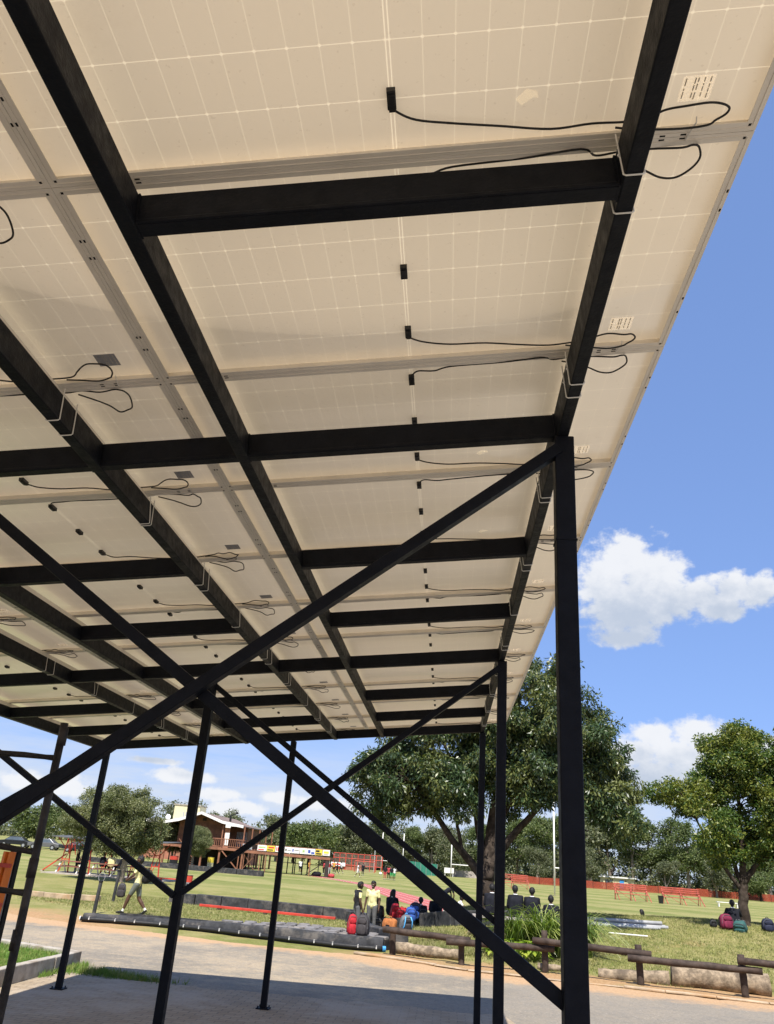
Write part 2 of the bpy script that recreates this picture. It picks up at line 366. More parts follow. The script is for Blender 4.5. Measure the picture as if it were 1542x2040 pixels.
M_PRINT = simple('print_grey', (0.5, 0.46, 0.4), 0.7)
M_TAPE = glow_sheet('tape_scrap', (0.24, 0.23, 0.20), (0.92, 0.92, 0.9))
def laminate_material():
    """white back sheet over the cells; the whole sheet is made translucent to glow brighter, the slim gaps more so"""
    m, t, b = material('solar_laminate'); tc = t.new('ShaderNodeTexCoord'); P = tc.outputs['Object']; X, Y, Z = t.xyz(P)
    u = t.math('SUBTRACT', t.math('ABSOLUTE', X), 0.005); fu = t.math('FRACT', t.math('DIVIDE', u, 0.0858)); du = t.math('MULTIPLY', t.math('MINIMUM', fu, t.math('SUBTRACT', 1.0, fu)), 0.0858)
    fv = t.math('FRACT', t.math('ADD', t.math('DIVIDE', Y, 0.1725), 10.0)); dv = t.math('MULTIPLY', t.math('MINIMUM', fv, t.math('SUBTRACT', 1.0, fv)), 0.1725)
    lu = t.step(du, 0.0014, 0.0006); lv = t.step(dv, 0.0017, 0.0009); dia = t.step(t.math('ADD', du, dv), 0.0072, 0.005)
    mid = t.step(t.math('ABSOLUTE', t.math('SUBTRACT', t.math('ABSOLUTE', X), 0.005)), 0.0022, 0.0012)
    lines = t.math('MAXIMUM', t.math('MAXIMUM', t.math('MULTIPLY', lu, 0.62), t.math('MULTIPLY', lv, 0.95)), t.math('MAXIMUM', dia, t.math('MULTIPLY', mid, 1.0)))
    oi = t.new('ShaderNodeObjectInfo'); PP = t.vmath('ADD', P, t.comb(t.math('MULTIPLY', oi.outputs['Random'], 37.0), 0.0, 0.0))
    n = t.noise(PP, 2.2, 3, 0.5)
    cellc = t.mix(n, (0.82, 0.755, 0.65), (0.87, 0.81, 0.71))
    cellc = t.mix(t.math('MULTIPLY', t.step(t.noise(PP, 3.1, 6, 0.7), 0.56, 0.78), 0.22), cellc, (0.55, 0.45, 0.34))     # dust and old water marks
    cellc = t.mix(t.math('MULTIPLY', t.step(t.noise(PP, 60, 2, 0.5), 0.66, 0.74), 0.25), cellc, (0.5, 0.42, 0.33))
    dif = t.new('ShaderNodeBsdfDiffuse'); t.put(dif.inputs[0], cellc)
    tr = t.new('ShaderNodeBsdfTranslucent'); t.put(tr.inputs[0], t.mix(lines, (0.130, 0.103, 0.066), (0.24, 0.196, 0.126)))  # cells pass sun too, to brighten the underside; warm bounce tint put into the colour
    gl = t.new('ShaderNodeBsdfGlossy'); gl.inputs['Roughness'].default_value = 0.35; gl.inputs[0].default_value = (0.9, 0.9, 0.9, 1)
    add = t.new('ShaderNodeAddShader'); t.l.new(dif.outputs[0], add.inputs[0]); t.l.new(tr.outputs[0], add.inputs[1])
    lw = t.new('ShaderNodeFresnel'); lw.inputs[0].default_value = 1.25
    mx = t.new('ShaderNodeMixShader'); t.put(mx.inputs[0], t.math('MULTIPLY', lw.outputs[0], 0.35)); t.l.new(add.outputs[0], mx.inputs[1]); t.l.new(gl.outputs[0], mx.inputs[2])
    t.l.new(mx.outputs[0], t.n['Material Output'].inputs[0])
    return m
M_LAM = laminate_material()

# ---- welded frame
FR0 = Vector((-2.3, 7.46, 0))
frame = thing('carport_frame', 'black welded steel carport frame with cross braces carrying the solar panels', 'carport', FR0)
def fpart(name, mb, m=M_STEEL, bevel=0.004):
    o = mb.build(name, m, frame, bevel); o.location = -FR0; return o
HB = 0.1785; NT_ = 0.056; HD = HB-NT_; NC = (HB+NT_)/2       # beams lie between NT_ and HB below the panel frames
nrm = Vector((-math.sin(TH), 0, math.cos(TH)))
BEAMS = {'A': 0.4335, 'B': -1.027, 'C': -1.72, 'D': -3.045, 'E': -3.76, 'F': -5.2}
BW = 0.052
for k, s in BEAMS.items():
    mb = MB(); mb.bar(RS(s, NC, -2.6), RS(s, NC, 11.91), BW, HD, nrm); fpart('longitudinal_beam', mb)
    so = s+(0.016 if k == 'A' else -0.016); mb = MB(); mb.bar(RS(so, NT_/2+.002, -2.6), RS(so, NT_/2+.002, 11.9), 0.021, NT_-0.005, nrm); fpart('mounting_rail', mb, M_ALU, 0)
CROSS = {0: 0.30, 1: 1.74, 2: 3.18, 3: 4.66, 4: 6.02, 5: 7.46, 6: 9.07, 7: 10.5, 8: 11.85, -1: -1.12}
seq = ['A', 'B', 'C', 'D', 'E', 'F']
for k, y in CROSS.items():
    for i in range(5):
        if i % 2 and k not in (-1, 2, 5, 8): continue
        s1 = BEAMS[seq[i]]-BW/2; s0 = BEAMS[seq[i+1]]+BW/2
        mb = MB(); mb.bar(RS(s0, NC-.001, y), RS(s1, NC-.001, y), 0.052, HD-0.006, nrm)
        # bottom lip of the lipped channel, towards the front
        mb.bar(RS(s0+0.001, HB-0.013, y-0.0295), RS(s1-0.001, HB-0.013, y-0.0295), 0.007, 0.016, nrm)
        fpart('cross_beam', mb)
        for sE in (s0+0.0035, s1-0.0035):
            if (k+i) % 3 == 0: continue
            mb = MB(); mb.bar(RS(sE-0.0032, NC-.001, y), RS(sE+0.0032, NC-.001, y), 0.064, HD-0.0045, nrm); fpart('end_plate', mb, bevel=0)
COLX = {'A': (0.455, 0.4335), 'M': (-2.30, -2.32), 'F': (-5.08, -5.13)}
for k in (-1, 2, 5, 8):
    for nm, (x, s) in COLX.items():
        w = 0.085 if nm == 'A' else 0.078
        top = RS(x/math.cos(TH), HB, 0).z
        yy = CROSS[k]
        mb = MB(); mb.bar((x, yy, 0.012), (x, yy, top - (0.02 if nm == 'F' else 0.004)), w, w, (0, 1, 0)); fpart('column', mb, bevel=0.005)
        if k == 2 and nm == 'A': mb = MB(); mb.bar((x, yy, 3.17), (x, yy, 3.178), w+.008, w+.008, (0, 1, 0)); fpart('weld_seam', mb, bevel=0.003)
        mb = MB(); mb.box(x-0.085, x+0.085, yy-0.085, yy+0.085, 0.0095, 0.022)
        for a in (-1, 1):
            for c in (-1, 1): mb.tube([(x+a*0.062, yy+c*0.062, 0.02), (x+a*0.062, yy+c*0.062, 0.045)], 0.009, 6)
        fpart('base_plate', mb, bevel=0)
def brace(p, q, y, t=0.055):
    mb = MB(); mb.bar((p[0], y, p[1]), (q[0], y, q[1]), t*0.9, t, (0, 1, 0)); fpart('brace', mb)
for k in (2, 5):
    y = CROSS[k]; o = 0.0285
    brace((0.43, 3.61), (-2.27, 1.50), y-o); brace((0.43, 1.47), (-2.28, 3.30), y+o-0.002)
    brace((-2.33, 1.47), (-5.06, 3.02), y-o); brace((-2.33, 3.28), (-5.06, 1.47), y+o-0.002)
# white ties looped round the beams at every panel joint
rnd = random.Random(11)
for k in ('A', 'C', 'E'):
    s = BEAMS[k]
    for j in range(0, 10):
        for dy in (-0.045, 0.075):
            y = 1.711+1.05*j+dy+rnd.uniform(-0.03, 0.03); sk = rnd.uniform(-0.03, 0.03); e = 0.0035
            if min(abs(y-c) for c in CROSS.values()) < 0.05: continue
            mb = MB(); w = BW/2+e
            mb.tube([RS(s-w, NT_-0.03, y), RS(s-w, HB+e-0.004, y+sk), RS(s-w+0.006, HB+e, y+sk), RS(s+w-0.006, HB+e, y+sk), RS(s+w, HB+e-0.004, y+sk), RS(s+w, NT_-0.03, y)], 0.0026, 6)
            q = RS(s-w-0.002, HB*0.6, y+sk*.5); mb.blob(q, 0.0055, 6, 4)
            fpart('cable_tie', mb, M_TIE, 0)

# ---- solar panels
PS, PY = 2.095, 1.05; LS, LY = 2.0935/2, 1.0485/2
def frame_mesh():
    mb = MB(); fl, th, hh = 0.031, 0.0025, 0.035
    for sx in (-1, 1):
        a, b = sorted((sx*LS, sx*(LS-0.011))); mb.box(a, b, -LY, LY, 0.0005, hh)
        a, b = sorted((sx*LS, sx*(LS-fl))); mb.box(a, b, -LY+0.0005, LY-0.0005, -th, 0)
        a, b = sorted((sx*(LS-0.012), sx*(LS-0.0145))); mb.box(a, b, -LY+0.02, LY-0.02, -th-0.002, -th)       # rolled ridge
    for sy in (-1, 1):
        a, b = sorted((sy*LY, sy*(LY-0.011))); mb.box(-LS+0.0115, LS-0.0115, a, b, 0.0005, hh-0.0005)
        a, b = sorted((sy*LY, sy*(LY-fl))); mb.box(-LS+fl+0.0002, LS-fl-0.0002, a, b, -th, 0)
        a, b = sorted((sy*(LY-0.012), sy*(LY-0.0145))); mb.box(-LS+0.02, LS-0.02, a, b, -th-0.002, -th)
    mb.cur = 1
    for sx in (-1, 1):
        for yy in (-0.30, -0.22, 0.22, 0.30): mb.box(sx*(LS-0.006)-0.003, sx*(LS-0.006)+0.003, yy-0.006, yy+0.006, -th-0.0008, -th+0.0005)
        for sy in (-1, 1): mb.box(sx*(LS-0.022)-0.004, sx*(LS-0.022)+0.004, sy*(LY-0.022)-0.004, sy*(LY-0.022)+0.004, -th-0.0008, -th+0.0005)
    for sy in (-1, 1):
        for xx in (-0.84, -0.78, 0.78, 0.84): mb.box(xx-0.008, xx+0.008, sy*(LY-0.006)-0.0025, sy*(LY-0.006)+0.0025, -th-0.0008, -th+0.0005)
    return mb
ZL = 0.031            # laminate height above the frame's lower face
proto = thing('solar_panel', 'x', 'solar panel')
frame_mesh().build('frame', [M_ALU, M_HOLE], proto)
mb = MB(); mb.add([(-LS+.011, -LY+.011, ZL), (LS-.011, -LY+.011, ZL), (LS-.011, LY-.011, ZL), (-LS+.011, LY-.011, ZL)], [(0, 1, 2, 3)]); mb.build('laminate', M_LAM, proto)
def jbox(y, cabledir):
    mb = MB(); mb.box(-0.0125, 0.0125, y-0.03, y+0.03, ZL-0.019, ZL-0.0005)
    mb.box(-0.0095, 0.0095, y-0.02, y+0.014, ZL-0.0225, ZL-0.019)
    if cabledir: mb.box(-0.009, 0.009, y+cabledir*0.03-0.008, y+cabledir*0.03+0.010, ZL-0.016, ZL-0.004)
    return mb.build('junction_box', M_BLACK, proto, 0.003)
jbox(-0.372, -1); jbox(-0.012, 0); jbox(0.338, 1)
c1 = [(.0, .362, .022), (.014, .381, .02), (.066, .397, .016), (.165, .415, .018), (.307, .437, .012), (.452, .458, .014), (.567, .468, .010), (.667, .470, .012), (.72, .44, .01), (.757, .415, .004), (.799, .393, -.004), (.851, .385, -.010), (.884, .393, -.012), (.901, .411, -.012), (.898, .436, -.010), (.879, .459, -.009), (.861, .474, -.007), (.80, .486, -.006), (.70, .488, .012), (.64, .487, .012)]
c2 = [(.0, -.402, .022), (.03, -.438, .02), (.10, -.462, .016), (.172, -.477, .008), (.382, -.492, -.003), (.547, -.507, -.007), (.60, -.47, .010), (.67, -.475, .012), (.76, -.485, .004), (.84, -.498, -.006), (.872, -.505, -.008), (.893, -.490, -.010), (.902, -.457, -.012), (.888, -.411, -.016), (.849, -.384, -.016), (.805, -.379, -.010), (.761, -.396, .002), (.71, -.42, .012), (.64, -.45, .012)]
CABLES = []
for v in range(6):
    rv = random.Random(50+v); pair = []
    kx, ky = rv.uniform(.82, 1.2), rv.uniform(.75, 1.35)
    for pts in (c1, c2):
        q = []
        for i, (a, b, c) in enumerate(pts):
            if a > .69: a = .69+(a-.69)*kx; b = (math.copysign(.5, b))+(b-math.copysign(.5, b))*ky; c = c-rv.uniform(0, .012)
            elif i > 1 and a < .6: b += rv.uniform(-.012, .012); c = max(-.006, c-rv.uniform(0, .014)) if abs(b) < .47 else c
            q.append((a, b, c))
        mb = MB(); mb.tube(smoothpath(q, 5), 0.0034, 7); me = mb.mesh('cable'); me.materials.append(M_BLACK); me.polygons.foreach_set('use_smooth', [True]*len(me.polygons)); pair.append(me)
    CABLES.append(pair)
put('cable', CABLES[0][0], proto); put('cable', CABLES[0][1], proto)
mb = MB(); mb.tube([(.862, .46, -.002), (.862, .47, -.013), (.850, .52, -.009), (.850, .535, -.006)], 0.0022, 5); mb.build('cable_clip', M_TIE, proto)
mb = MB(); mb.box(.805, .893, .354, .434, ZL-.0014, ZL-.0006)
mb.cur = 1; rnd = random.Random(2); z = ZL-.0021
for i in range(9):
    x = .812+.0085*i
    if i in (1, 2, 5, 7): continue
    y = .36
    while y < .424:
        w = rnd.uniform(.006, .024); mb.box(x, x+.0032, y, min(.428, y+w), z, z+.0006); y += w+rnd.uniform(.003, .008)
stk = mb.build('sticker', [M_STICK, M_PRINT], proto)
stk_me = stk.data; stk_g = stk_me.copy(); stk_g.materials[0] = M_STICKG
tape = MB()
tape.add([(.105, -.12, ZL-.0012), (.125, -.098, ZL-.0012), (.155, -.122, ZL-.002), (.17, -.118, ZL-.001), (.165, -.14, ZL-.001), (.135, -.15, ZL-.001)], [(0, 1, 2, 3, 4, 5)])
tape_me = tape.mesh('tape_scrap'); tape_me.materials.append(M_TAPE)
NAMES3 = ['right-hand column', 'middle column', 'left-hand column']
first = True
NROW = 14
for col in range(3):
    sc = -0.229 - PS*col
    for r in range(NROW):
        yc = 1.711+1.05*9.5-1.05*r - 0.0        # r = 0 is the farthest row
        lab = 'pale-backed solar panel, %s of the carport roof, %s row from the far end' % (NAMES3[col], ORD[r])
        p = proto if first else dup(proto); first = False
        p.location = RS(sc, 0, yc); p.rotation_euler = (0, -TH, 0); p['label'] = lab; p['group'] = 'solar panels on the carport roof'
        kk = [ch for ch in p.children if ch.name.startswith('cable') and not ch.name.startswith('cable_clip')]; vv = (col*5+r*7+r*r) % 6
        for ch, me in zip(kk, CABLES[vv]): ch.data = me
        if col == 1:
            for ch in p.children:
                if ch.name.startswith('sticker'): ch.data = stk_g
        if col == 0 and r in (7, 8, 10):
            put('tape_scrap', tape_me, p, (0.24, 0.50, 0) if r == 10 else (0.25-0.05*(r-7), 0.5-.02*(r-7), 0), 0)
# ================================================================ roadside: kerbs, low walls, rails, logs
M_CONC = simple('kerb_concrete', (0.38, 0.345, 0.295), 0.9, 0, 0.2, 5, 0.5, 50, 0.3, (0.22, 0.17, 0.12), 3.0, 0.7)
M_KERBS = simple('sandy_kerb', (0.40, 0.305, 0.205), 0.9, 0, 0.25, 4, 0.6, 40, 0.2, (0.42, 0.25, 0.12), 1.6, 0.8)
M_PBLK = simple('black_painted_plaster', (0.042, 0.043, 0.046), 0.85, 0, 0.35, 5, 0.8, 30, 0.2, (0.17, 0.15, 0.13), 3.0, 0.6)
M_SLATE = simple('slate_slab', (0.17, 0.16, 0.155), 0.8, 0, 0.35, 2.5, 0.4, 40, 0.3, (0.33, 0.28, 0.22), 2.0, 0.55)
M_DWOOD = simple('dark_treated_wood', (0.05, 0.034, 0.026), 0.75, 0, 0.4, 7, 0.6, 60, 0.3, (0.12, 0.09, 0.07), 3, 0.4)
M_LOG = simple('weathered_log', (0.25, 0.195, 0.135), 0.9, 0, 0.45, 9, 0.9, 30, 0.2, (0.10, 0.078, 0.058), 3.5, 0.85)
M_LOGEND = simple('log_end', (0.34, 0.26, 0.16), 0.9, 0, 0.3, 14, 0.5, 50)
M_PIPE = simple('black_poly_pipe', (0.014, 0.014, 0.015), 0.6, 0, 0.2, 12)
M_WHITE = simple('white_paint', (0.74, 0.73, 0.70), 0.55, 0, 0.08, 6)
M_RED = simple('red_paint', (0.52, 0.055, 0.032), 0.5, 0, 0.2, 4, 0, 60, 0.4, (0.25, 0.06, 0.04), 2, 0.4)
M_RUST = simple('rusty_scaffold', (0.028, 0.024, 0.022), 0.6, 0.3, 0.45, 8, 0.5, 60, 0.4, (0.10, 0.08, 0.065), 7, 0.45)
M_ORANGE = simple('orange_paint', (0.75, 0.19, 0.02), 0.5, 0, 0.1, 5)
M_GALV = simple('galvanised_steel', (0.42, 0.43, 0.44), 0.4, 0.6, 0.12, 5)
M_BLUE = simple('blue_plastic', (0.05, 0.28, 0.62), 0.4)
M_GREYPOLE = simple('pale_grey_pole', (0.50, 0.50, 0.50), 0.5, 0.2, 0.12, 3, 0, 60, 0.4, (0.3, 0.27, 0.23), 3, 0.5)
def grass_mat(name, a, b2, dry):
    m, t, b = material(name); tc = t.new('ShaderNodeTexCoord'); P = tc.outputs['Object']
    c = t.mix(t.step(t.noise(P, 3.0, 3), 0.35, 0.65), a, b2); c = t.mix(t.math('MULTIPLY', t.step(t.noise(P, 9.0, 2), 0.5, 0.6), 0.8), c, dry)
    t.put(b.inputs['Base Color'], c); b.inputs['Roughness'].default_value = 0.7; b.inputs['Specular IOR Level'].default_value = 0.25
    return m
M_GRASS = grass_mat('grass_blades', (0.13, 0.16, 0.042), (0.22, 0.225, 0.07), (0.43, 0.375, 0.19))
M_GRASSG = grass_mat('green_grass_blades', (0.075, 0.15, 0.02), (0.13, 0.22, 0.035), (0.24, 0.26, 0.08))
def blades(name, spots, hmin, hmax, wid, mat_, seed, per=5, spread=0.03):
    rn = np.random.default_rng(seed); P = np.repeat(np.array(spots, float), per, axis=0); n = len(P)
    P[:, :2] += rn.normal(0, spread, (n, 2)); a = rn.uniform(0, 2*np.pi, n); h = rn.uniform(hmin, hmax, n); ln = rn.normal(0, 0.45, (n, 2))*h[:, None]
    w = wid*rn.uniform(0.6, 1.3, n); d = np.stack([np.cos(a), np.sin(a)], 1)*w[:, None]
    V = np.zeros((n*3, 3)); V[0::3, :2] = P[:, :2]-d; V[1::3, :2] = P[:, :2]+d; V[2::3, :2] = P[:, :2]+ln
    V[0::3, 2] = V[1::3, 2] = P[:, 2]-0.01; V[2::3, 2] = P[:, 2]+h
    me = bpy.data.meshes.new(name); me.vertices.add(n*3); me.vertices.foreach_set('co', V.ravel()); me.loops.add(n*3); me.loops.foreach_set('vertex_index', np.arange(n*3, dtype=np.int32))
    me.polygons.add(n); me.polygons.foreach_set('loop_start', np.arange(0, n*3, 3, dtype=np.int32)); me.update(calc_edges=True); me.materials.append(mat_)
    o = bpy.data.objects.new(name, me); C.objects.link(o); return tag(o, kind='stuff')

# ---- kerbed grass island at the left
kerb = thing('island_kerb', None, None, (-5.83, 11, 0)); tag(kerb, kind='structure')
rnd = random.Random(4)
def kerb_run(root, p, q, w, h, piece, mat_=M_CONC, name='kerb_stone', z0=0.0, jit=0.012):
    p, q = Vector((*p, 0)), Vector((*q, 0)); L = (q-p).length; k = max(1, round(L/piece)); d = (q-p)/L
    for i in range(k):
        a = p+d*(L*i/k+0.006); b = p+d*(L*(i+1)/k-0.006); hh = h+rnd.uniform(-jit, jit); off = Vector((-d.y, d.x, 0))*rnd.uniform(-jit, jit)
        mb = MB(); mb.bar(a+off+Vector((0, 0, z0+hh/2)), b+off+Vector((0, 0, z0+hh/2+rnd.uniform(-jit, jit)*.3)), w, hh)
        o = mb.build(name, mat_, root, 0.012); o.location = -root.location
kerb_run(kerb, (-5.83, 4.0), (-5.83, 14.05), 0.13, 0.21, 0.92)
kerb_run(kerb, (-5.95, 14.12), (-7.6, 14.75), 0.13, 0.19, 0.92); kerb_run(kerb, (-7.7, 14.79), (-12.5, 16.6), 0.13, 0.17, 0.92)
mb = MB(); mb.prism([(-5.895, 4), (-5.895, 14.03), (-7.65, 14.68), (-12.5, 16.5), (-14, 4)], 0.02, 0.135)
island = mb.build('grass_island', M_GRASSG); tag(island, kind='structure')
sp = []
while len(sp) < 7000:
    x, y = rnd.uniform(-9.5, -5.93), rnd.uniform(10.5, 14.6)
    if y < 14.03+(-5.9-x)*0.37: sp.append((x, y, 0.135))
blades('island_grass', sp, 0.03, 0.075, 0.005, M_GRASSG, 1, 4)
sp = [(-5.72+abs(rnd.gauss(0, .05)), rnd.uniform(12.6, 14.2), 0.01) for i in range(140)] + [(-5.3+rnd.gauss(0, .35), 13.45+rnd.gauss(0, .12), 0.01) for i in range(420)] + [(-4.5+rnd.gauss(0, .28), 13.2+rnd.gauss(0, .07), 0.01) for i in range(160)]
blades('verge_grass', sp, 0.03, 0.10, 0.005, M_GRASSG, 2, 5)
sp = [(rnd.uniform(-12.5, -6.6), 15.7+rnd.gauss(0, .22), 0.005) for i in range(900)]
sp = [(x, 16.2-0.37*(x+12.5)*1.0*0.9+rnd.gauss(0, .12)-1.35, z) if False else (x, 15.0+(-6.9-x)*0.37+abs(rnd.gauss(0, .3)), z) for x, y, z in sp]
blades('strip_grass', sp, 0.03, 0.08, 0.006, M_GRASS, 3, 5)

# ---- kerb along the right edge of the road, half buried in sand
rk = thing('road_kerb', None, None, (2, 17.6, 0)); tag(rk, kind='structure')
pts = [(-1.9, 19.3), (-0.8, 18.85), (0.5, 18.05), (2.7, 17.72), (4.15, 17.42), (5.9, 17.1), (12, 15.9)]
for p, q in zip(pts, pts[1:]): kerb_run(rk, p, q, 0.14, 0.028, 0.95, M_KERBS, jit=0.02)
# ---- low edge of old kerb stones beyond the left verge
lk = thing('verge_kerb', None, None, (-12, 27.4, 0)); tag(lk, kind='structure')
kerb_run(lk, (-16.5, 27.2), (-11.1, 27.7), 0.18, 0.14, 0.98, M_KERBS, jit=0.04)

# ---- low black wall with the irrigation pipe, slate-topped where it widens
wall = thing('low_black_wall', 'low black painted kerb wall along the road, widening into slate paving', 'low wall', (-5, 20.7, 0))
def wpart(name, mb, m, root=wall, bevel=0.015, smooth=None):
    o = mb.build(name, m, root, bevel, smooth); o.location = -root.location; return o
path = smoothpath([(-8.75, 20.95, 0), (-7.7, 21.15, 0), (-6.6, 21.2, 0), (-5.5, 21.0, 0), (-4.5, 20.7, 0), (-3.2, 20.28, 0), (-2.2, 20.02, 0), (-1.35, 20.05, 0)], 4)
back = [(-8.7, 21.2), (-6.6, 21.45), (-5.55, 21.35), (-4.6, 21.7), (-3.6, 22.5), (-2.9, 22.3), (-2.3, 22.0), (-1.6, 21.4), (-1.2, 20.6)]
fr = [(p.x, p.y) for p in path]; mb = MB(); rnd = random.Random(9)
hts = [0.19+0.09*sstep(x, -7.5, -3.5) + rnd.uniform(-.008, .008) for x, y in fr]
# front skin of the wall: battered face and rounded shoulder
vs = []; k = 5
for (x, y), h in zip(fr, hts): vs += [(x, y-0.02, 0.0), (x, y, h*0.5), (x, y+0.012, h-0.035), (x, y+0.05, h), (x, y+0.22, h-0.004)]
fs = [(i*k+j, (i+1)*k+j, (i+1)*k+j+1, i*k+j+1) for i in range(len(fr)-1) for j in range(k-1)]
fs.append((0, 1, 2, 3, 4)); mb.add(vs, fs); wpart('wall_face', mb, M_PBLK, bevel=0, smooth=True)
mb = MB(); poly = [(x, y+0.2) for x, y in fr if x > -8.2] + list(reversed(back[1:])); mb.prism(poly, 0.0, 0.235); wpart('core', mb, M_PBLK, bevel=0)
# crazy paving slabs on top
rnd = random.Random(21)
def inside(x, y, poly):
    c = False; j = len(poly)-1
    for i in range(len(poly)):
        if (poly[i][1] > y) != (poly[j][1] > y) and x < (poly[j][0]-poly[i][0])*(y-poly[i][1])/(poly[j][1]-poly[i][1])+poly[i][0]: c = not c
        j = i
    return c
for ix in range(16):
    for iy in range(7):
        cx, cy2 = -5.3+ix*0.30+rnd.uniform(-.06, .06), 20.35+iy*0.33+rnd.uniform(-.06, .06)
        if not inside(cx, cy2, poly): continue
        kk = rnd.choice((5, 6, 6, 7)); a0 = rnd.uniform(0, 6); mb = MB()
        mb.prism([(cx+0.165*rnd.uniform(.8, 1.08)*math.cos(a0+6.283*i/kk), cy2+0.185*rnd.uniform(.8, 1.08)*math.sin(a0+6.283*i/kk)) for i in range(kk)], 0.22, 0.262+rnd.uniform(0, .012))
        wpart('slate_slab', mb, M_SLATE, bevel=0.006)
pipe = thing('irrigation_pipe', 'black plastic pipe clipped along the foot of the low black wall', 'pipe', (-5, 20.6, 0))
pp = [Vector((p.x, p.y-0.075, 0.075)) for p in path]
M_CLIP = simple('grey_clip', (0.55, 0.54, 0.52), 0.6)
mb = MB(); mb.tube(pp, 0.045, 10); wpart('pipe_run', mb, M_PIPE, pipe, 0, True)
for i in range(1, len(pp)-1, 2):
    d = (pp[i+1]-pp[i]).normalized(); q = pp[i]+d*rnd.uniform(-.1, .1); mb = MB(); mb.bar(q+Vector((0, -.047, .012))-d*.012, q+Vector((0, -.047, .012))+d*.012, .012, .045, (0, 0, 1)); mb.bar(q+Vector((0, -.02, .047))-d*.011, q+Vector((0, -.02, .047))+d*.011, .05, .01, (0, 0, 1)); wpart('clip', mb, M_CLIP, pipe, 0)
mb = MB(); mb.tube([pp[-1], pp[-1]+Vector((.07, .01, 0))], 0.058, 10); wpart('blue_fitting', mb, M_BLUE, pipe, 0)
mb = MB(); mb.tube([pp[0]-Vector((.02, 0, 0)), pp[0]], 0.055, 10); wpart('end_cap', mb, M_WHITE, pipe, 0)

# ---- low black walls farther back
def block_wall(label, pts, w, h, piece, seed, mat_=M_PBLK, z=None):
    c = pts[len(pts)//2]; root = thing('low_black_wall', label, 'low wall', (c[0], c[1], gz(*c)), group='low black walls'); rn = random.Random(seed)
    for p, q in zip(pts, pts[1:]):
        p3, q3 = Vector((*p, gz(*p))), Vector((*q, gz(*q))); L = (q3-p3).length; kk = max(1, round(L/piece))
        for i in range(kk):
            a, b = p3.lerp(q3, (i+.015)/kk), p3.lerp(q3, (i+.985)/kk); hh = h+rn.uniform(-.015, .015); mb = MB()
            mb.bar(a+Vector((0, 0, hh/2-.03)), b+Vector((0, 0, hh/2-.03)), w, hh); o = mb.build('block', mat_, root, 0.02); o.location = -root.location
    return root
block_wall('long low black block wall behind the red beam on the lawn', [(-9.6, 30.2), (-6.7, 29.9), (-4.9, 29.5), (-3.0, 28.7)], 0.3, 0.36, 1.1, 1)
block_wall('short black wall block where the seated pupils lean their bags', [(-2.95, 27.9), (-1.9, 26.2), (-0.95, 25.4)], 0.42, 0.36, 1.0, 2)
block_wall('low black wall beside the red and grey backpacks', [(-2.3, 23.4), (-1.75, 22.1), (-1.2, 21.0), (-0.95, 20.2)], 0.34, 0.40, 0.8, 3)
block_wall('low dark wall across the lawn before the wooden clubhouse', [(-31, 71.5), (-24, 70.6), (-19, 69.6), (-14.5, 68.4)], 0.4, 0.42, 2.5, 4)
block_wall('low black wall round the foot of the big tree', [(-0.6, 25.6), (0.3, 24.6), (1.4, 24.2), (2.4, 24.5), (3.2, 25.3)], 0.35, 0.38, 0.9, 5)
rb = thing('red_beam', 'long thin red painted beam lying low before the black wall', 'beam', (-5.8, 28.4, 0))
mb = MB(); mb.bar((-8.1, 28.75, 0.09), (-3.45, 28.0, 0.085), 0.09, 0.075); o = mb.build('beam', M_RED, rb, 0.008); o.location = -rb.location
for x, y in ((-7.4, 28.63), (-5.8, 28.37), (-4.1, 28.1)):
    mb = MB(); mb.box(x-.06, x+.06, y-.1, y+.1, 0, .05); o = mb.build('bearer', M_DWOOD, rb); o.location = -rb.location

# ---- log rail fence at the right
def log_mesh(p, q, r, seed, seg=12, taper=0.06, rough=0.05, n=9):
    rn = random.Random(seed); p, q = Vector(p), Vector(q); pts = []; rad = []
    for i in range(n):
        t = i/(n-1); pts.append(p.lerp(q, t)+Vector((0, rn.uniform(-1, 1)*r*.06, rn.uniform(-1, 1)*r*.08))); rad.append(r*(1-taper*t)*(1+rn.uniform(-rough, rough)))
    mb = MB(); mb.tube(pts, rad, seg); N = len(pts)*seg
    for i in range(N): v = Vector(mb.v[i]); k = rn.uniform(-rough, rough)*r*.5; mb.v[i] = (v.x, v.y+k, v.z+rn.uniform(-rough, rough)*r*.5)
    mb.sm = [True]*(len(mb.f)-2)+[False]*2; mb.mi[-1] = 1; mb.mi[-2] = 1
    return mb
RAILF = thing('log_rail_fence', 'dark log rail fence along the sandy road edge', 'rail fence', (2.5, 18.6, 0))
POSTS = [(-1.12, 19.63, 0.47), (0.37, 18.98, 0.44), (2.09, 18.87, 0.78), (3.86, 18.2, 0.70), (5.7, 17.78, 0.71), (7.6, 17.4, 0.7)]
for i, (x, y, h) in enumerate(POSTS):
    o = log_mesh((x+.02, y, -0.05), (x, y, h), 0.068, 30+i, 10, 0.03).build('post', [M_DWOOD, M_DWOOD], RAILF); o.location = -RAILF.location
RAILS = [((-1.32, 19.42, .50), (0.55, 18.86, .47)), ((0.05, 18.80, .42), (2.28, 18.74, .46)), ((1.84, 18.74, .585), (4.08, 18.05, .56)), ((3.62, 18.08, .46), (6.0, 17.56, .47)), ((5.58, 17.62, .615), (7.9, 17.2, .6))]
for i, (p, q) in enumerate(RAILS):
    o = log_mesh(p, q, 0.066, 40+i, 10, 0.05).build('rail', [M_DWOOD, M_DWOOD], RAILF); o.location = -RAILF.location
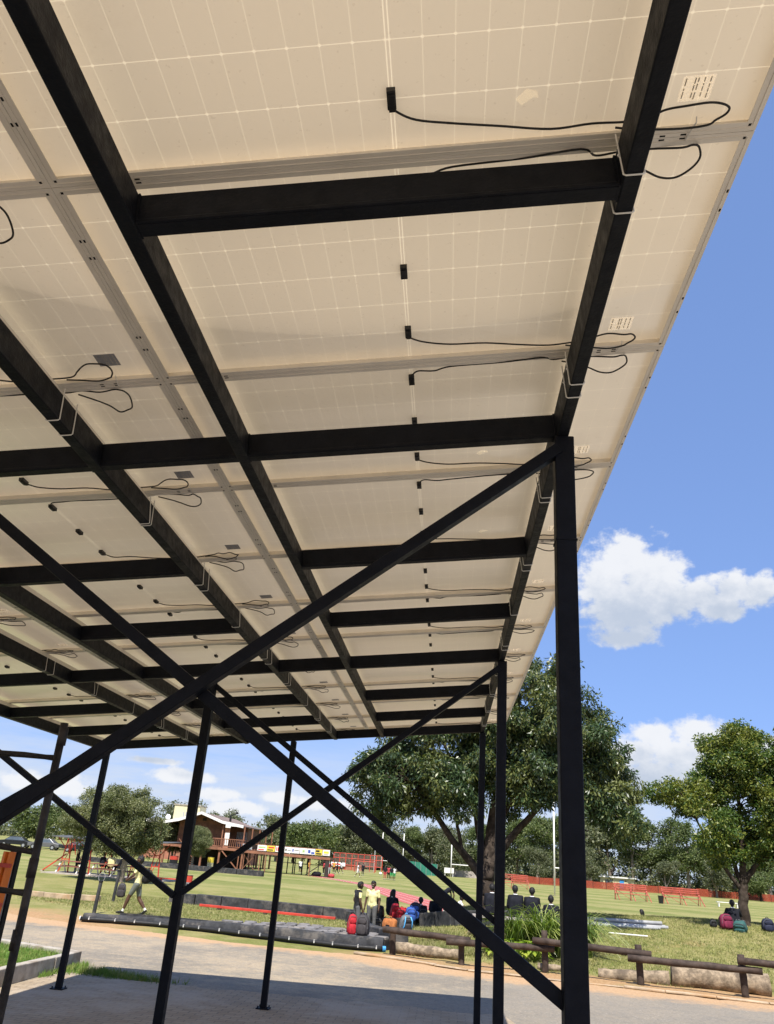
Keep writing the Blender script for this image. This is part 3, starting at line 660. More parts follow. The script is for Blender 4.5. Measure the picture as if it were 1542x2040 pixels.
LOGS = [((-1.05, 19.95, .12), (0.36, 19.6, .11), .125, 'grey log lying behind the first two fence posts'), ((2.0, 19.35, .06), (3.0, 19.2, .06), .07, 'thin log lying behind the third fence post'),
        ((3.2, 18.95, .05), (4.55, 18.7, .09), .105, 'split log end pointing left, butted against the big log'), ((4.6, 18.72, .17), (6.4, 18.42, .165), .215, 'thickest grey log, lying behind the two right-hand fence posts'),
        ((0.6, 22.6, .42), (2.3, 22.6, .42), .11, 'pale log edging the plant bed near the big tree')]
for i, (p, q, r, lab) in enumerate(LOGS):
    o = log_mesh(p, q, r, 60+i, 16, 0.1 if i != 2 else -0.5, 0.09, 12).build('log', [M_LOG, M_LOGEND]); tag(o, lab, 'log', 'logs lying along the road edge')
# fallen stick, stacked pale poles
mb = MB(); mb.tube([(4.25, 21.9, gz(4.25, 21.9)+.03), (4.5, 21.7, gz(4.5, 21.7)+.06), (4.75, 21.3, gz(4.75, 21.3)+.03)], [.03, .022, .012], 7); tag(mb.build('fallen_branch', M_DWOOD), 'dead branch lying on the sloping lawn beyond the rail fence', 'branch')
for i, (dy, dz, x0, x1) in enumerate(((0, .05, 3.9, 6.25), (.11, .05, 3.8, 6.2), (.055, .145, 3.9, 6.1), (-.13, .04, 4.0, 6.0))):
    y = 25.4+dy; mb = MB(); mb.tube([(x0, y, gz(x0, y)+dz), (x1, y+.05, gz(x1, y)+dz)], .047, 10); tag(mb.build('pale_pole', M_GREYPOLE, smooth=True), ['pale pole at the front of the stack on the lawn crest', 'pale pole at the back of the stack on the lawn crest', 'pale pole lying on top of the stack', 'pale pole lying loose before the stack'][i], 'pole', 'pale poles stacked on the lawn crest')
mb = MB(); mb.tube([(4.4, 24.3, gz(4.4, 24.3)+.03), (5.4, 24.2, gz(5.4, 24.2)+.03)], .018, 6); tag(mb.build('thin_white_rod', M_WHITE), 'thin white rod lying on the lawn below the pole stack', 'rod')

# ---- two bollards at the left verge
for i, (x, y, h, ring, lab) in enumerate(((-9.5, 23.45, .78, True, 'black bollard with a wire ring on top, near the wall end'), (-10.9, 28.3, .92, False, 'plain dark bollard between the ringed bollard and the tree'))):
    root = thing('bollard', lab, 'bollard', (x, y, 0), group='verge bollards'); mb = MB(); mb.tube([(0, 0, -.05), (0.03, 0, h)], .05, 12); mb.build('post', M_GALV if False else M_PBLK, root)
    mb = MB(); mb.tube([(0.03, 0, h-.01), (0.03, 0, h+.035)], .058, 12); mb.build('cap', M_BLACK, root)
    if ring: mb = MB(); mb.tube([(0.03+.09*math.cos(a), 0, h+.12+.11*math.sin(a)) for a in np.linspace(0, 6.283, 17)[:-1]], .009, 6, closed=True); mb.build('ring', M_GALV, root)

# ---- scaffold, and the orange ladder and channel post behind it
sc = thing('scaffold_frame', 'rusty brown tubular scaffold frame under the left side of the roof', 'scaffold', (-2.06, 4.2, 0))
def spart(name, mb, m=M_RUST): o = mb.build(name, m, sc, 0, True); o.location = -sc.location; return o
for x in (-2.055, -3.3):
    mb = MB(); mb.tube([(x, 4.2, .012), (x, 4.2, 1.42), (x-.004, 4.2, 1.72), (x-.008, 4.2, 1.99), (x-.012, 4.2, 2.43)], [.0205]*5, 12); spart('upright', mb)
    for z in (1.72, 1.40, 2.36): mb = MB(); mb.tube([(x-.006, 4.2, z-.045), (x-.006, 4.2, z+.045)], .0235, 12); spart('coupler', mb)
for z, dz in ((2.255, .0), (1.80, .015), (1.612, 0), (1.165, -.04), (0.55, 0)):
    mb = MB(); mb.tube([(-3.3, 4.2, z+dz), (-2.25, 4.2, z+dz*.5), (-2.13, 4.2, z-.004), (-2.06, 4.2, z-.006)], [.0155, .0155, .013, .017], 10); spart('rung', mb)
ld = thing('orange_ladder', 'orange painted ladder standing behind the scaffold at the far left', 'ladder', (-3.48, 6.6, 0))
for x in (-3.50, -3.455): mb = MB(); mb.bar((x-.02, 6.6, 0.009), (x, 6.65, 1.73), .026, .05); o = mb.build('stile', M_ORANGE, ld); o.location = -ld.location
for z in (.35, .7, 1.05, 1.35, 1.63): mb = MB(); mb.bar((-3.62, 6.62, z), (-3.43, 6.62, z), .03, .03); o = mb.build('rung', M_RED, ld); o.location = -ld.location
cp = thing('channel_post', 'grey steel channel post with dark edges beside the orange ladder', 'post', (-3.475, 6.75, 0))
mb = MB(); mb.box(-3.50, -3.468, 6.75, 6.78, 0, 1.73); o = mb.build('web', M_GALV, cp); o.location = -cp.location
for x in (-3.508, -3.458): mb = MB(); mb.box(x-.008, x+.008, 6.73, 6.79, 0, 1.735); o = mb.build('flange', M_STEEL, cp); o.location = -cp.location
# ================================================================ trees and plants
def leaf_material(name, c1, c2, c3, trans=0.3, rough=0.45, spec=0.35):
    m, t, b = material(name); geo = t.new('ShaderNodeNewGeometry'); tc = t.new('ShaderNodeTexCoord')
    r = geo.outputs['Random Per Island']
    c = t.mix(t.step(r, 0.05, 0.75), c1, c2); c = t.mix(t.step(t.math('ADD', t.math('MULTIPLY', r, 0.35), t.noise(tc.outputs['Object'], 0.9, 2)), 0.66, 0.82), c, c3)
    t.put(b.inputs['Base Color'], c); b.inputs['Roughness'].default_value = rough; b.inputs['Specular IOR Level'].default_value = spec
    tr = t.new('ShaderNodeBsdfTranslucent'); t.put(tr.inputs[0], t.vmath('MULTIPLY', c, (1.2, 1.35, 0.5)))
    mx = t.new('ShaderNodeMixShader'); mx.inputs[0].default_value = trans; t.l.new(b.outputs[0], mx.inputs[1]); t.l.new(tr.outputs[0], mx.inputs[2])
    t.l.new(mx.outputs[0], t.n['Material Output'].inputs[0]); return m
M_LEAF1 = leaf_material('glossy_leaf', (0.026, 0.052, 0.022), (0.07, 0.112, 0.042), (0.15, 0.17, 0.05), 0.22, 0.38, 0.5)
M_LEAF2 = leaf_material('bright_leaf', (0.04, 0.08, 0.018), (0.10, 0.16, 0.034), (0.21, 0.23, 0.045), 0.3, 0.42, 0.4)
M_OLIVE = leaf_material('olive_leaf', (0.085, 0.105, 0.048), (0.17, 0.19, 0.09), (0.25, 0.26, 0.13), 0.3, 0.5)
M_PINE = leaf_material('pine_needles', (0.06, 0.09, 0.034), (0.12, 0.16, 0.055), (0.17, 0.20, 0.075), 0.3, 0.6)
M_GUM = leaf_material('grey_green_leaf', (0.075, 0.092, 0.052), (0.135, 0.155, 0.08), (0.19, 0.2, 0.11), 0.3, 0.55)
M_STRAP = leaf_material('strap_leaf', (0.06, 0.105, 0.014), (0.15, 0.225, 0.03), (0.32, 0.36, 0.10), 0.25, 0.35, 0.5)
M_BROAD = leaf_material('broad_lime_leaf', (0.12, 0.20, 0.02), (0.22, 0.32, 0.035), (0.38, 0.42, 0.07), 0.35, 0.4)
M_BARK = simple('bark', (0.05, 0.038, 0.03), 0.95, 0, 0.4, 6, 0.9, 22, 0.15, (0.11, 0.09, 0.07), 3, 0.5)
M_BARKP = simple('pale_bark', (0.24, 0.20, 0.165), 0.95, 0, 0.3, 3, 0.6, 12, 0.15, (0.12, 0.09, 0.07), 1.2, 0.5)
def leaves_mesh(name, centers, radii, per, L, W, droop, seed, mat_, flat=0.0):
    """per leaves round every centre; each leaf a folded diamond of its own"""
    rn = np.random.default_rng(seed); c = np.repeat(np.asarray(centers, float), per, axis=0); rr = np.repeat(np.asarray(radii, float), per); n = len(c)
    off = rn.normal(0, 1, (n, 3)); off /= np.linalg.norm(off, axis=1)[:, None]+1e-9; off *= (rn.uniform(0, 1, n)**0.45*rr)[:, None]; off[:, 2] *= 0.8
    p = c+off; d = off/(rr[:, None]+1e-9)*0.8 + rn.normal(0, 0.6, (n, 3)); d[:, 2] -= droop; d /= np.linalg.norm(d, axis=1)[:, None]
    s = np.cross(d, rn.normal(0, 1, (n, 3))+np.array([0, 0, flat])); s /= np.linalg.norm(s, axis=1)[:, None]+1e-9; nn = np.cross(d, s)
    l = (L*rn.uniform(0.65, 1.25, n))[:, None]; w = (W*rn.uniform(0.7, 1.2, n))[:, None]
    V = np.empty((n, 4, 3)); V[:, 0] = p; V[:, 1] = p+d*l*0.5+s*w+nn*w*0.3; V[:, 2] = p+d*l-nn*l*0.1; V[:, 3] = p+d*l*0.5-s*w+nn*w*0.3
    me = bpy.data.meshes.new(name); me.vertices.add(n*4); me.vertices.foreach_set('co', V.ravel()); me.loops.add(n*4); me.loops.foreach_set('vertex_index', np.arange(n*4, dtype=np.int32))
    me.polygons.add(n); me.polygons.foreach_set('loop_start', np.arange(0, n*4, 4, dtype=np.int32)); me.update(calc_edges=True); me.materials.append(mat_); return me
def lobed_points(blobs, nl, lr, count, seed):
    """a crown of separate leaf masses: lobes set on and in the blobs, leaf clumps on the lobes' upper skin"""
    rn = np.random.default_rng(seed); vol = np.array([b[3]*b[4]*b[5] for b in blobs])**0.7; vol /= vol.sum(); lob = []
    while len(lob) < nl:
        b = blobs[rn.choice(len(blobs), p=vol)]; v = rn.normal(0, 1, 3); v /= np.linalg.norm(v); q = np.array(b[:3])+v*rn.uniform(.55, 1.0)*np.array(b[3:6])
        if all(np.linalg.norm(q-l) > lr*.62 for l, _ in lob) or rn.uniform() < .06: lob.append((q, lr*rn.uniform(.6, 1.25)))
    out = []
    for i in range(count):
        q, r = lob[rn.integers(len(lob))]; v = rn.normal(0, 1, 3); v /= np.linalg.norm(v); v[2] = v[2]*.75+.12; out.append(q+v*r*rn.uniform(.45, 1.05))
    return np.array(out)
def crown_points(blobs, count, seed, shell=0.45, thin=0.0):
    """points spread through the blobs' volume, thicker towards the skin, thinned into clumps with gaps"""
    rn = np.random.default_rng(seed); vol = np.array([b[3]*b[4]*b[5] for b in blobs])**0.75; vol /= vol.sum(); out = []
    ph = rn.uniform(0, 6.28, 12); fr = rn.uniform(0.9, 2.2, (4, 3))
    while len(out) < count:
        b = blobs[rn.choice(len(blobs), p=vol)]; v = rn.normal(0, 1, 3); v /= np.linalg.norm(v); r = 1-abs(rn.normal(0, shell)); r = max(0.15, r)*rn.uniform(0.85, 1.12)
        q = np.array(b[:3])+v*r*np.array(b[3:6])
        g = sum(math.sin(fr[k] @ q*1.7+ph[k]) for k in range(4))
        if g < thin and rn.uniform() < 0.8: continue
        out.append(q)
    return np.array(out)
def limbs_mesh(name, stems, tips, seed, mats, rad0):
    """stems: tapered limb paths; twigs run from the nearest stem point to a share of the clumps"""
    rn = random.Random(seed); mb = MB(); pool = []
    for pts, ra, rb in stems:
        sp = smoothpath(pts, 6); n = len(sp); rr = [ra+(rb-ra)*i/(n-1) for i in range(n)]
        sp = [p+Vector((rn.uniform(-1, 1), rn.uniform(-1, 1), 0))*rr[i]*0.18 for i, p in enumerate(sp)]; mb.tube(sp, rr, 9); pool += [(p, r) for p, r in zip(sp[3:], rr[3:])]
    A = np.array([p for p, r in pool])
    for t in tips:
        i = int(np.argmin(((A-np.asarray(t))**2).sum(1)+0.6*np.maximum(0, A[:, 2]-t[2]))); p, r = pool[i]; q = Vector(t); m = p.lerp(q, 0.5)+Vector((rn.uniform(-.12, .12), rn.uniform(-.12, .12), rn.uniform(0, .2)))*(q-p).length
        mb.tube([p, m, q], [max(0.012, min(r*0.5, rad0)), rad0*0.5, rad0*0.2], 5, caps=False)
    mb.sm = [True]*len(mb.f); me = mb.mesh(name)
    me.materials.append(mats); return me
# ---- big tree behind the carport's far corner
bt = thing('broadleaf_tree', 'tall dense dark green tree behind the far right carport column', 'tree', (1.15, 25.0, gz(1.15, 25.0)-.03), group='broadleaf trees')
z0 = bt.location.z
BL = [(-2.4, 0, 3.6, 1.75, 1.7, 1.05), (-2.2, .2, 4.85, 1.8, 1.7, 1.0), (-.9, -.6, 3.2, 1.0, 1.2, .85), (.2, .3, 5.0, 1.55, 1.7, 1.7), (1.35, 0, 6.5, 1.15, 1.4, 1.2), (2.3, -.2, 5.2, 1.6, 1.7, 1.25), (3.1, 0, 4.2, 1.35, 1.5, 1.1), (3.3, -.3, 3.2, .95, 1.1, .75), (1.7, -.6, 3.6, 1.2, 1.2, .85), (.6, .9, 3.7, 1.5, 1.2, .8)]
CP = lobed_points(BL, 125, .62, 1900, 5)
tips = CP[::6]
stems = [([(0, 0, -.1), (-.02, 0, .5), (.0, .02, 1.0), (.05, 0, 1.5)], .27, .21), ([(-.02, 0, .95), (-.45, -.1, 1.45), (-1.0, -.2, 2.0), (-1.7, -.1, 2.9), (-2.4, 0, 3.8)], .14, .05), ([(.03, 0, 1.4), (.15, .1, 2.4), (.3, .1, 3.6), (.5, .1, 5.2), (1.0, 0, 6.4)], .2, .05),
         ([(.0, 0, 1.35), (-.2, .2, 2.2), (-.5, .3, 3.2), (-1.4, .3, 4.8)], .13, .04), ([(.08, 0, 1.4), (.6, 0, 2.1), (1.4, -.1, 3.0), (2.4, -.1, 4.2)], .15, .05), ([(.15, .1, 2.2), (.8, .2, 3.4), (1.6, .1, 4.8)], .1, .035), ([(-.7, -.15, 1.65), (-.9, -.3, 2.5), (-1.0, -.4, 3.2)], .06, .03), ([(-1.6, 0, 3.0), (-1.0, .3, 4.2), (-.55, .3, 5.3), (-.4, .3, 5.9)], .05, .015)]
put('trunk', limbs_mesh('trunk', stems, tips, 2, M_BARK, .045), bt)
put('crown', leaves_mesh('crown', CP, np.random.default_rng(1).uniform(.16, .34, len(CP)), 80, .14, .024, 0.75, 3, M_LEAF1), bt)
# ---- right-hand tree on the crest
rt_ = thing('broadleaf_tree', 'round bright green tree on the lawn crest at the right', 'tree', (8.9, 27.0, gz(8.9, 27.0)-.03), group='broadleaf trees')
BL = [(-1.45, 0, 3.25, 1.15, 1.2, .75), (0, -.3, 2.45, 1.75, 1.5, .8), (-.6, .2, 3.5, 1.2, 1.3, .9), (.25, 0, 4.85, .85, 1.0, .75), (-.15, 0, 4.3, .95, 1.0, .6), (1.7, 0, 3.2, 1.5, 1.5, 1.2), (1.5, 0, 4.6, 1.05, 1.2, .85), (2.6, .3, 3.7, 1.2, 1.3, 1.1), (.35, 0, 5.55, .25, .25, .35)]
CP = lobed_points(BL, 100, .5, 1350, 8)
stems = [([(0, 0, -.1), (-.02, 0, .5), (.02, 0, 1.1), (.06, 0, 1.35)], .155, .12), ([(-.0, 0, .95), (-.35, 0, 1.4), (-.75, 0, 2.0), (-1.2, 0, 2.9)], .075, .03), ([(.05, 0, 1.25), (.1, 0, 2.2), (.15, 0, 3.6), (.25, 0, 5.0)], .11, .025), ([(.03, 0, 1.1), (-.12, .1, 1.6), (-.3, .1, 2.6), (-.4, .1, 3.6)], .08, .03), ([(.06, 0, 1.2), (.45, 0, 1.7), (1.0, 0, 2.5), (1.7, 0, 3.6)], .1, .03), ([(1.0, 0, 2.5), (1.4, 0, 3.6), (1.5, 0, 4.6)], .05, .02)]
put('trunk', limbs_mesh('trunk', stems, CP[::6], 4, M_BARK, .035), rt_)
put('crown', leaves_mesh('crown', CP, np.random.default_rng(2).uniform(.13, .28, len(CP)), 76, .10, .024, 0.35, 5, M_LEAF2), rt_)
# ---- grey-green tree beside the picnic shelter
lt = thing('olive_tree', 'rounded grey-green tree shading the red picnic shelter', 'tree', (-15.75, 41.2, 0), group='grey-green lawn trees')
BL = [(-.6, 0, 3.0, 1.7, 1.5, 1.2), (.65, -.3, 2.7, 1.2, 1.2, 1.1), (-1.8, .2, 2.5, 1.5, 1.4, 1.0), (-.3, 0, 3.75, 1.25, 1.2, .8), (-2.4, .3, 3.1, .85, 1.0, .75), (-.6, 0, 1.85, 1.5, 1.3, .5), (.6, 0, 1.8, .9, 1.0, .45)]
CP = lobed_points(BL, 95, .5, 1500, 12)
stems = [([(0.05, 0, -.1), (.08, 0, .5), (.1, 0, 1.0), (.05, 0, 1.6)], .17, .11), ([(.1, 0, 1.2), (-.5, 0, 2.0), (-1.4, .1, 2.7)], .08, .03), ([(.08, 0, 1.3), (.3, 0, 2.2), (.5, 0, 2.9)], .08, .03), ([(.05, 0, 1.5), (-.2, 0, 2.5), (-.3, 0, 3.6)], .08, .02)]
put('trunk', limbs_mesh('trunk', stems, CP[::8], 6, M_BARKP, .03), lt)
olive_crown = leaves_mesh('crown', CP, np.random.default_rng(3).uniform(.14, .28, len(CP)), 50, .11, .024, 0.1, 7, M_OLIVE); put('crown', olive_crown, lt)
olive_trunk = lt.children[0].data
for (x, y, s, rz, lab) in ((-24.0, 80.5, .82, 2.2, 'small grey-green tree standing before the clubhouse balcony'), (-28.6, 88, .95, 1.0, 'grey-green tree left of the clubhouse behind the red drum')):
    o = dup(lt, (x, y, 0), rz, lab); o.scale = (s, s, s)
# ---- far trees: a few built kinds, copied
def far_tree_kind(seed, blobs, n, per, L, W, lm, stems, bark, droop=0.0):
    cp_ = crown_points(blobs, n, seed, 0.35, -0.6)
    return limbs_mesh('trunk', stems, cp_[::5], seed, bark, .07), leaves_mesh('crown', cp_, np.random.default_rng(seed).uniform(.45, .95, n), per, L, W, droop, seed, lm)
KIND = {}
for i in range(3):
    rn = random.Random(70+i); h = 11
    bl = [(rn.uniform(-2.2, 2.2), rn.uniform(-1.8, 1.8), rn.uniform(4.6, 9.6), rn.uniform(1.2, 2.2), rn.uniform(1.2, 2), rn.uniform(.7, 1.2)) for k in range(11)] + [(0, 0, 9.6, 1.7, 1.6, 1.1), (.4, 0, 10.4, 1.1, 1.1, .7)]
    st = [([(0, 0, -.2), (.1, 0, 3), (-.1, 0, 6), (0, 0, 10)], .3, .08)] + [([(0, 0, 2.5+k*1.1), (rn.uniform(-1, 1), rn.uniform(-.6, .6), 3.4+k*1.2), (rn.uniform(-2.4, 2.4), rn.uniform(-1.5, 1.5), 4.6+k*1.2)], .12, .04) for k in range(4)]
    KIND['pine%d' % i] = far_tree_kind(70+i, bl, 330, 26, .42, .085, M_PINE, st, M_BARKP)
for i in range(2):
    rn = random.Random(80+i)
    bl = [(rn.uniform(-2.2, 2.2), rn.uniform(-2, 2), rn.uniform(3, 6.8), rn.uniform(1.2, 2), rn.uniform(1.2, 2), rn.uniform(1, 1.5)) for k in range(9)]
    st = [([(0, 0, -.2), (.1, 0, 1.5), (.3, 0, 3.5), (.2, 0, 6)], .28, .06), ([(0, 0, 1.5), (-.8, .2, 3), (-1.6, .3, 5)], .15, .05), ([(.1, 0, 1.8), (.9, -.2, 3.2), (1.8, 0, 5)], .15, .05)]
    KIND['gum%d' % i] = far_tree_kind(80+i, bl, 300, 26, .36, .09, M_GUM, st, M_BARKP, .3)
    KIND['oak%d' % i] = far_tree_kind(90+i, [(rn.uniform(-2.6, 2.6), rn.uniform(-2, 2), rn.uniform(2.2, 5.2), rn.uniform(1.3, 2.1), rn.uniform(1.3, 2), rn.uniform(1, 1.4)) for k in range(9)], 300, 26, .36, .1, M_OLIVE if i else M_PINE, st, M_BARK)
def far_tree(kind, x, y, h, rz, label, group):
    tr, cr = KIND[kind]; hh = {'p': 11.2, 'g': 8.0, 'o': 6.4}[kind[0]]; s = h/hh
    o = thing({'p': 'pine_tree', 'g': 'gum_tree', 'o': 'round_tree'}[kind[0]], label, 'tree', (x, y, 0), rz, group); o.scale = (s*1.05, s*1.05, s)
    put('trunk', tr, o); put('crown', cr, o); return o
rn = random.Random(17)
# edge of the wood behind the playing field, left to right; each label counts along the row
row = []
xx = -21.0
while xx < 62: row.append(xx); xx += rn.uniform(2.6, 4.2)
def skyline(x):   # tree-top height along the row
    pts = [(-22, 7.2), (-15, 9.8), (-10, 9.0), (-4, 8.4), (4, 9.2), (12, 10.2), (20, 13.5), (27, 14.6), (34, 14.4), (40, 12.8), (48, 12.0), (62, 13)]
    for (a, b), (c, d) in zip(pts, pts[1:]):
        if a <= x <= c: return b+(d-b)*(x-a)/(c-a)
    return 10
NUMS = ['first', 'second', 'third', 'fourth', 'fifth', 'sixth', 'seventh', 'eighth', 'ninth', 'tenth', 'eleventh', 'twelfth', 'thirteenth', 'fourteenth', 'fifteenth', 'sixteenth', 'seventeenth', 'eighteenth', 'nineteenth', 'twentieth', 'twenty-first', 'twenty-second', 'twenty-third', 'twenty-fourth', 'twenty-fifth', 'twenty-sixth', 'twenty-seventh', 'twenty-eighth', 'twenty-ninth', 'thirtieth']
for i, x in enumerate(row):
    k = rn.choice(['pine0', 'pine1', 'pine2', 'pine0', 'pine1', 'gum0', 'gum1']) if i % 4 else 'pine2'
    y = 165+rn.uniform(-4, 12); h = skyline(x)*rn.uniform(.86, 1.06)*(y/165)
    far_tree(k, x*y/165, y, h, rn.uniform(0, 6.28), 'tall tree in the wood beyond the field, %s from the left end' % NUMS[min(29, i)], 'trees of the wood behind the field')
for i, (x, y, h, k) in enumerate(((16, 152, 6.0, 'gum0'), (24, 153, 6.5, 'gum1'), (38, 154, 5.5, 'gum0'), (47, 156, 6.0, 'gum1'), (54, 155, 5.0, 'oak0'))):
    far_tree(k, x, y, h, i*1.3, ['short loose tree just behind the net fence, right of the rugby post', 'pale trunked tree behind the left red bleacher', 'grey-green tree behind the right red bleacher', 'low grey-green tree right of the bleachers behind the net fence', 'rounded low tree at the right end behind the net fence'][i], 'trees at the net fence')
for i, (x, y, h, k) in enumerate(((-58, 118, 6.3, 'oak0'), (-51.5, 116, 5.6, 'oak1'), (-47, 122, 7.2, 'oak0'), (-43.5, 112, 4.6, 'oak1'), (-39, 126, 8.4, 'gum1'), (-36, 118, 6.2, 'oak0'), (-32, 122, 6.6, 'gum0'))):
    far_tree(k, x, y, h, i*2.1, ['roundest tree at the far left edge of the lawn', 'light green tree second from the left edge of the lawn', 'dark tree behind the scaffold upright', 'low spreading tree just right of the scaffold upright', 'tallest far tree, behind the grey-green lawn tree', 'dark far tree behind the picnic shelter roof', 'far tree between the lawn tree and the clubhouse'][i], 'trees along the far left lawn')
for i, (x, y, h, k) in enumerate(((-27, 168, 8.6, 'oak0'), (-31.5, 176, 8.2, 'oak1'), (-24, 190, 8.6, 'pine1'), (-36, 180, 9.4, 'gum0'), (-40, 150, 8.3, 'gum1'))):
    far_tree(k, x, y, h, i*1.7, ['round tree beyond the right end of the viewing deck', 'pale green tree beyond the middle of the viewing deck', 'narrow dark tree beyond the viewing deck end', 'tree seen through the clubhouse veranda', 'tree rising behind the clubhouse roof'][i], 'trees beyond the viewing deck')
# dark undergrowth along the wood's foot and far hazy tree line: nobody could count it
rn2 = np.random.default_rng(44); n = 2600; P = np.stack([rn2.uniform(-26, 78, n), rn2.uniform(168, 186, n), rn2.uniform(0, 1, n)**1.3*5.6], 1)
me = leaves_mesh('undergrowth', P, rn2.uniform(.5, 1.1, n), 14, .55, .16, .2, 45, M_GUM); tag(put('undergrowth', me), kind='stuff')
n = 1600; P = np.stack([rn2.uniform(-260, 60, n), rn2.uniform(330, 380, n), rn2.uniform(0, 1, n)**1.3*11], 1)
me = leaves_mesh('far_wood', P, rn2.uniform(1.5, 3, n), 12, 1.6, .5, .1, 46, M_GUM); tag(put('far_wood', me), kind='stuff')
# ---- strap-leaved clumps and broad lime leaves at the bed
def strap_clump(x, y, h, n, seed, label):
    rn = random.Random(seed); z = gz(x, y); root = thing('strap_leaf_plant', label, 'plant', (x, y, z), group='plants in the roadside bed'); mb = MB()
    for i in range(n):
        a = rn.uniform(0, 6.283); L = h*rn.uniform(.75, 1.2); b = rn.uniform(-.16, .16); c = rn.uniform(-.14, .14); sp = rn.uniform(.55, 1.15); w = rn.uniform(.016, .026); d = Vector((math.cos(a), math.sin(a), 0)); sd = Vector((-d.y, d.x, 0)); vs = []
        for k in range(6):
            t = k/5; q = Vector((b, c, 0))+d*(L*sp*t*(.35+.65*t))+Vector((0, 0, L*(1.3*t-1.05*sp*t*t*t))); ww = w*(1-t*.93); vs += [q-sd*ww, q+sd*ww+Vector((0, 0, .004))]
        mb.add(vs, [(2*k, 2*k+1, 2*k+3, 2*k+2) for k in range(5)])
    mb.build('leaves', M_STRAP, root); mb = MB(); mb.lathe([(.14, -.05), (.11, .04), (.04, .08)], seg=10); mb.build('crown_base', M_LOG, root); return root
for i, (x, y, h, n, lab) in enumerate(((1.72, 21.0, 1.15, 150, 'strap-leaved plant at the left end of the roadside bed'), (2.25, 20.9, 1.3, 210, 'fullest strap-leaved clump left of the nearest column'), (2.75, 21.1, 1.25, 190, 'strap-leaved clump mostly behind the nearest column'), (3.3, 21.4, 1.15, 150, 'strap-leaved clump just right of the nearest column'))): strap_clump(x, y, h, n, 200+i, lab)
def broad_plant(x, y, n, seed, label):
    rn = random.Random(seed); z = gz(x, y); root = thing('broad_leaf_plant', label, 'plant', (x, y, z), group='plants in the roadside bed')
    for i in range(n):
        a = rn.uniform(0, 6.283); r = rn.uniform(.05, .34); h = rn.uniform(.12, .42); mb = MB(); c = Vector((r*math.cos(a), r*math.sin(a), h)); L = rn.uniform(.13, .22); d = Vector((math.cos(a), math.sin(a), rn.uniform(-.6, .3))).normalized(); sd = d.cross(Vector((0, 0, 1))).normalized(); w = L*.36
        mb.add([c, c+d*L*.35+sd*w, c+d*L*.75+sd*w*.7, c+d*L*1.05-Vector((0, 0, .03)), c+d*L*.75-sd*w*.7, c+d*L*.35-sd*w, c+d*L*.5-Vector((0, 0, .02))], [(0, 1, 6), (1, 2, 6), (2, 3, 6), (3, 4, 6), (4, 5, 6), (5, 0, 6)])
        mb.tube([Vector((c.x*.15, c.y*.15, 0)), c], .006, 4, caps=False); mb.build('leaf', M_BROAD, root)
for i, (x, y) in enumerate(((1.2, 20.45), (1.62, 20.35), (2.0, 20.3))): broad_plant(x, y, 34, 300+i, ['broad lime-leaved plant at the left of the bed', 'broad lime-leaved plant in the middle of the bed edge', 'broad lime-leaved plant beside the rail post'][i])
# ---- short grass over the near lawn
rn = random.Random(31); sp = []
while len(sp) < 26000:
    x, y = rn.uniform(-1.2, 13), rn.uniform(18.4, 29)
    if x < y*.42 and y > far_edge(x)+1.75+.4*math.sin(x*2.3)+rn.uniform(-.4, .6): sp.append((x, y, gz(x, y)))
blades('lawn_grass', sp, .02, .06, .008, M_GRASS, 6, 4, .05)
sp = []
while len(sp) < 15000:
    x, y = rn.uniform(-13.5, -1.5), rn.uniform(21.5, 32)
    if y > 23.2-.6*(x+7.5)*(x < -7.5)+rn.uniform(-.5, .8): sp.append((x, y, 0))
blades('far_lawn_grass', sp, .02, .06, .009, M_GRASS, 7, 4, .06)
sp = [(rn.gauss(-.2, .35), rn.gauss(22.3, .3), .28) for i in range(260)] + [(rn.uniform(-.9, 1.0), rn.uniform(20.3, 21.5), gz(.5, 20.8)) for i in range(900)]
blades('rough_grass', sp, .05, .18, .008, M_GRASS, 8, 6, .05)
# ================================================================ far buildings and field furniture
M_BRWOOD = simple('brown_boards', (0.15, 0.072, 0.042), 0.75, 0, 0.3, 2.0, 0.3, 20, 0.3)
M_BRWOOD2 = simple('red_brown_trim', (0.24, 0.105, 0.06), 0.7, 0, 0.25, 2.0)
M_ROOF = simple('brown_roof_tiles', (0.20, 0.145, 0.12), 0.8, 0, 0.2, 1.5, 0.5, 6)
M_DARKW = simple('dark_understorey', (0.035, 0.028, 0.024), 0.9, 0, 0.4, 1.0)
M_CREAM = simple('cream_plaster', (0.62, 0.56, 0.36), 0.8, 0, 0.1, 1)
M_BRICK = simple('red_brick_wall', (0.33, 0.14, 0.09), 0.9, 0, 0.2, 2, 0.4, 10)
M_GLASS = simple('window_glass', (0.08, 0.1, 0.12), 0.12, 0, 0.2, 1, spec=0.6)
M_CURT = simple('grey_curtain', (0.27, 0.28, 0.27), 0.8, 0, 0.3, 3)
M_ROOFG = simple('dark_sheet_roof', (0.11, 0.105, 0.095), 0.6, 0.2, 0.2, 2)
M_YEL = simple('yellow_paint', (0.70, 0.55, 0.06), 0.5, 0, 0.08)
M_TABLE = simple('table_planks', (0.21, 0.085, 0.06), 0.7, 0, 0.3, 4)
M_GREY = simple('grey_paint', (0.33, 0.33, 0.36), 0.5, 0, 0.1)
M_TEAL = simple('green_shade_net', (0.03, 0.20, 0.135), 0.8, 0, 0.2, 2)
M_PALING = simple('weathered_paling', (0.36, 0.32, 0.29), 0.9, 0, 0.2, 2)
M_TRACK = simple('red_running_track', (0.40, 0.10, 0.085), 0.9, 0, 0.12, 1.5, 0.3, 30)
M_SAND = simple('pale_sand', (0.50, 0.41, 0.29), 0.95, 0, 0.15, 2, 0.4, 25)
M_RED2 = simple('faded_red_steel', (0.40, 0.09, 0.065), 0.6, 0, 0.25, 3)
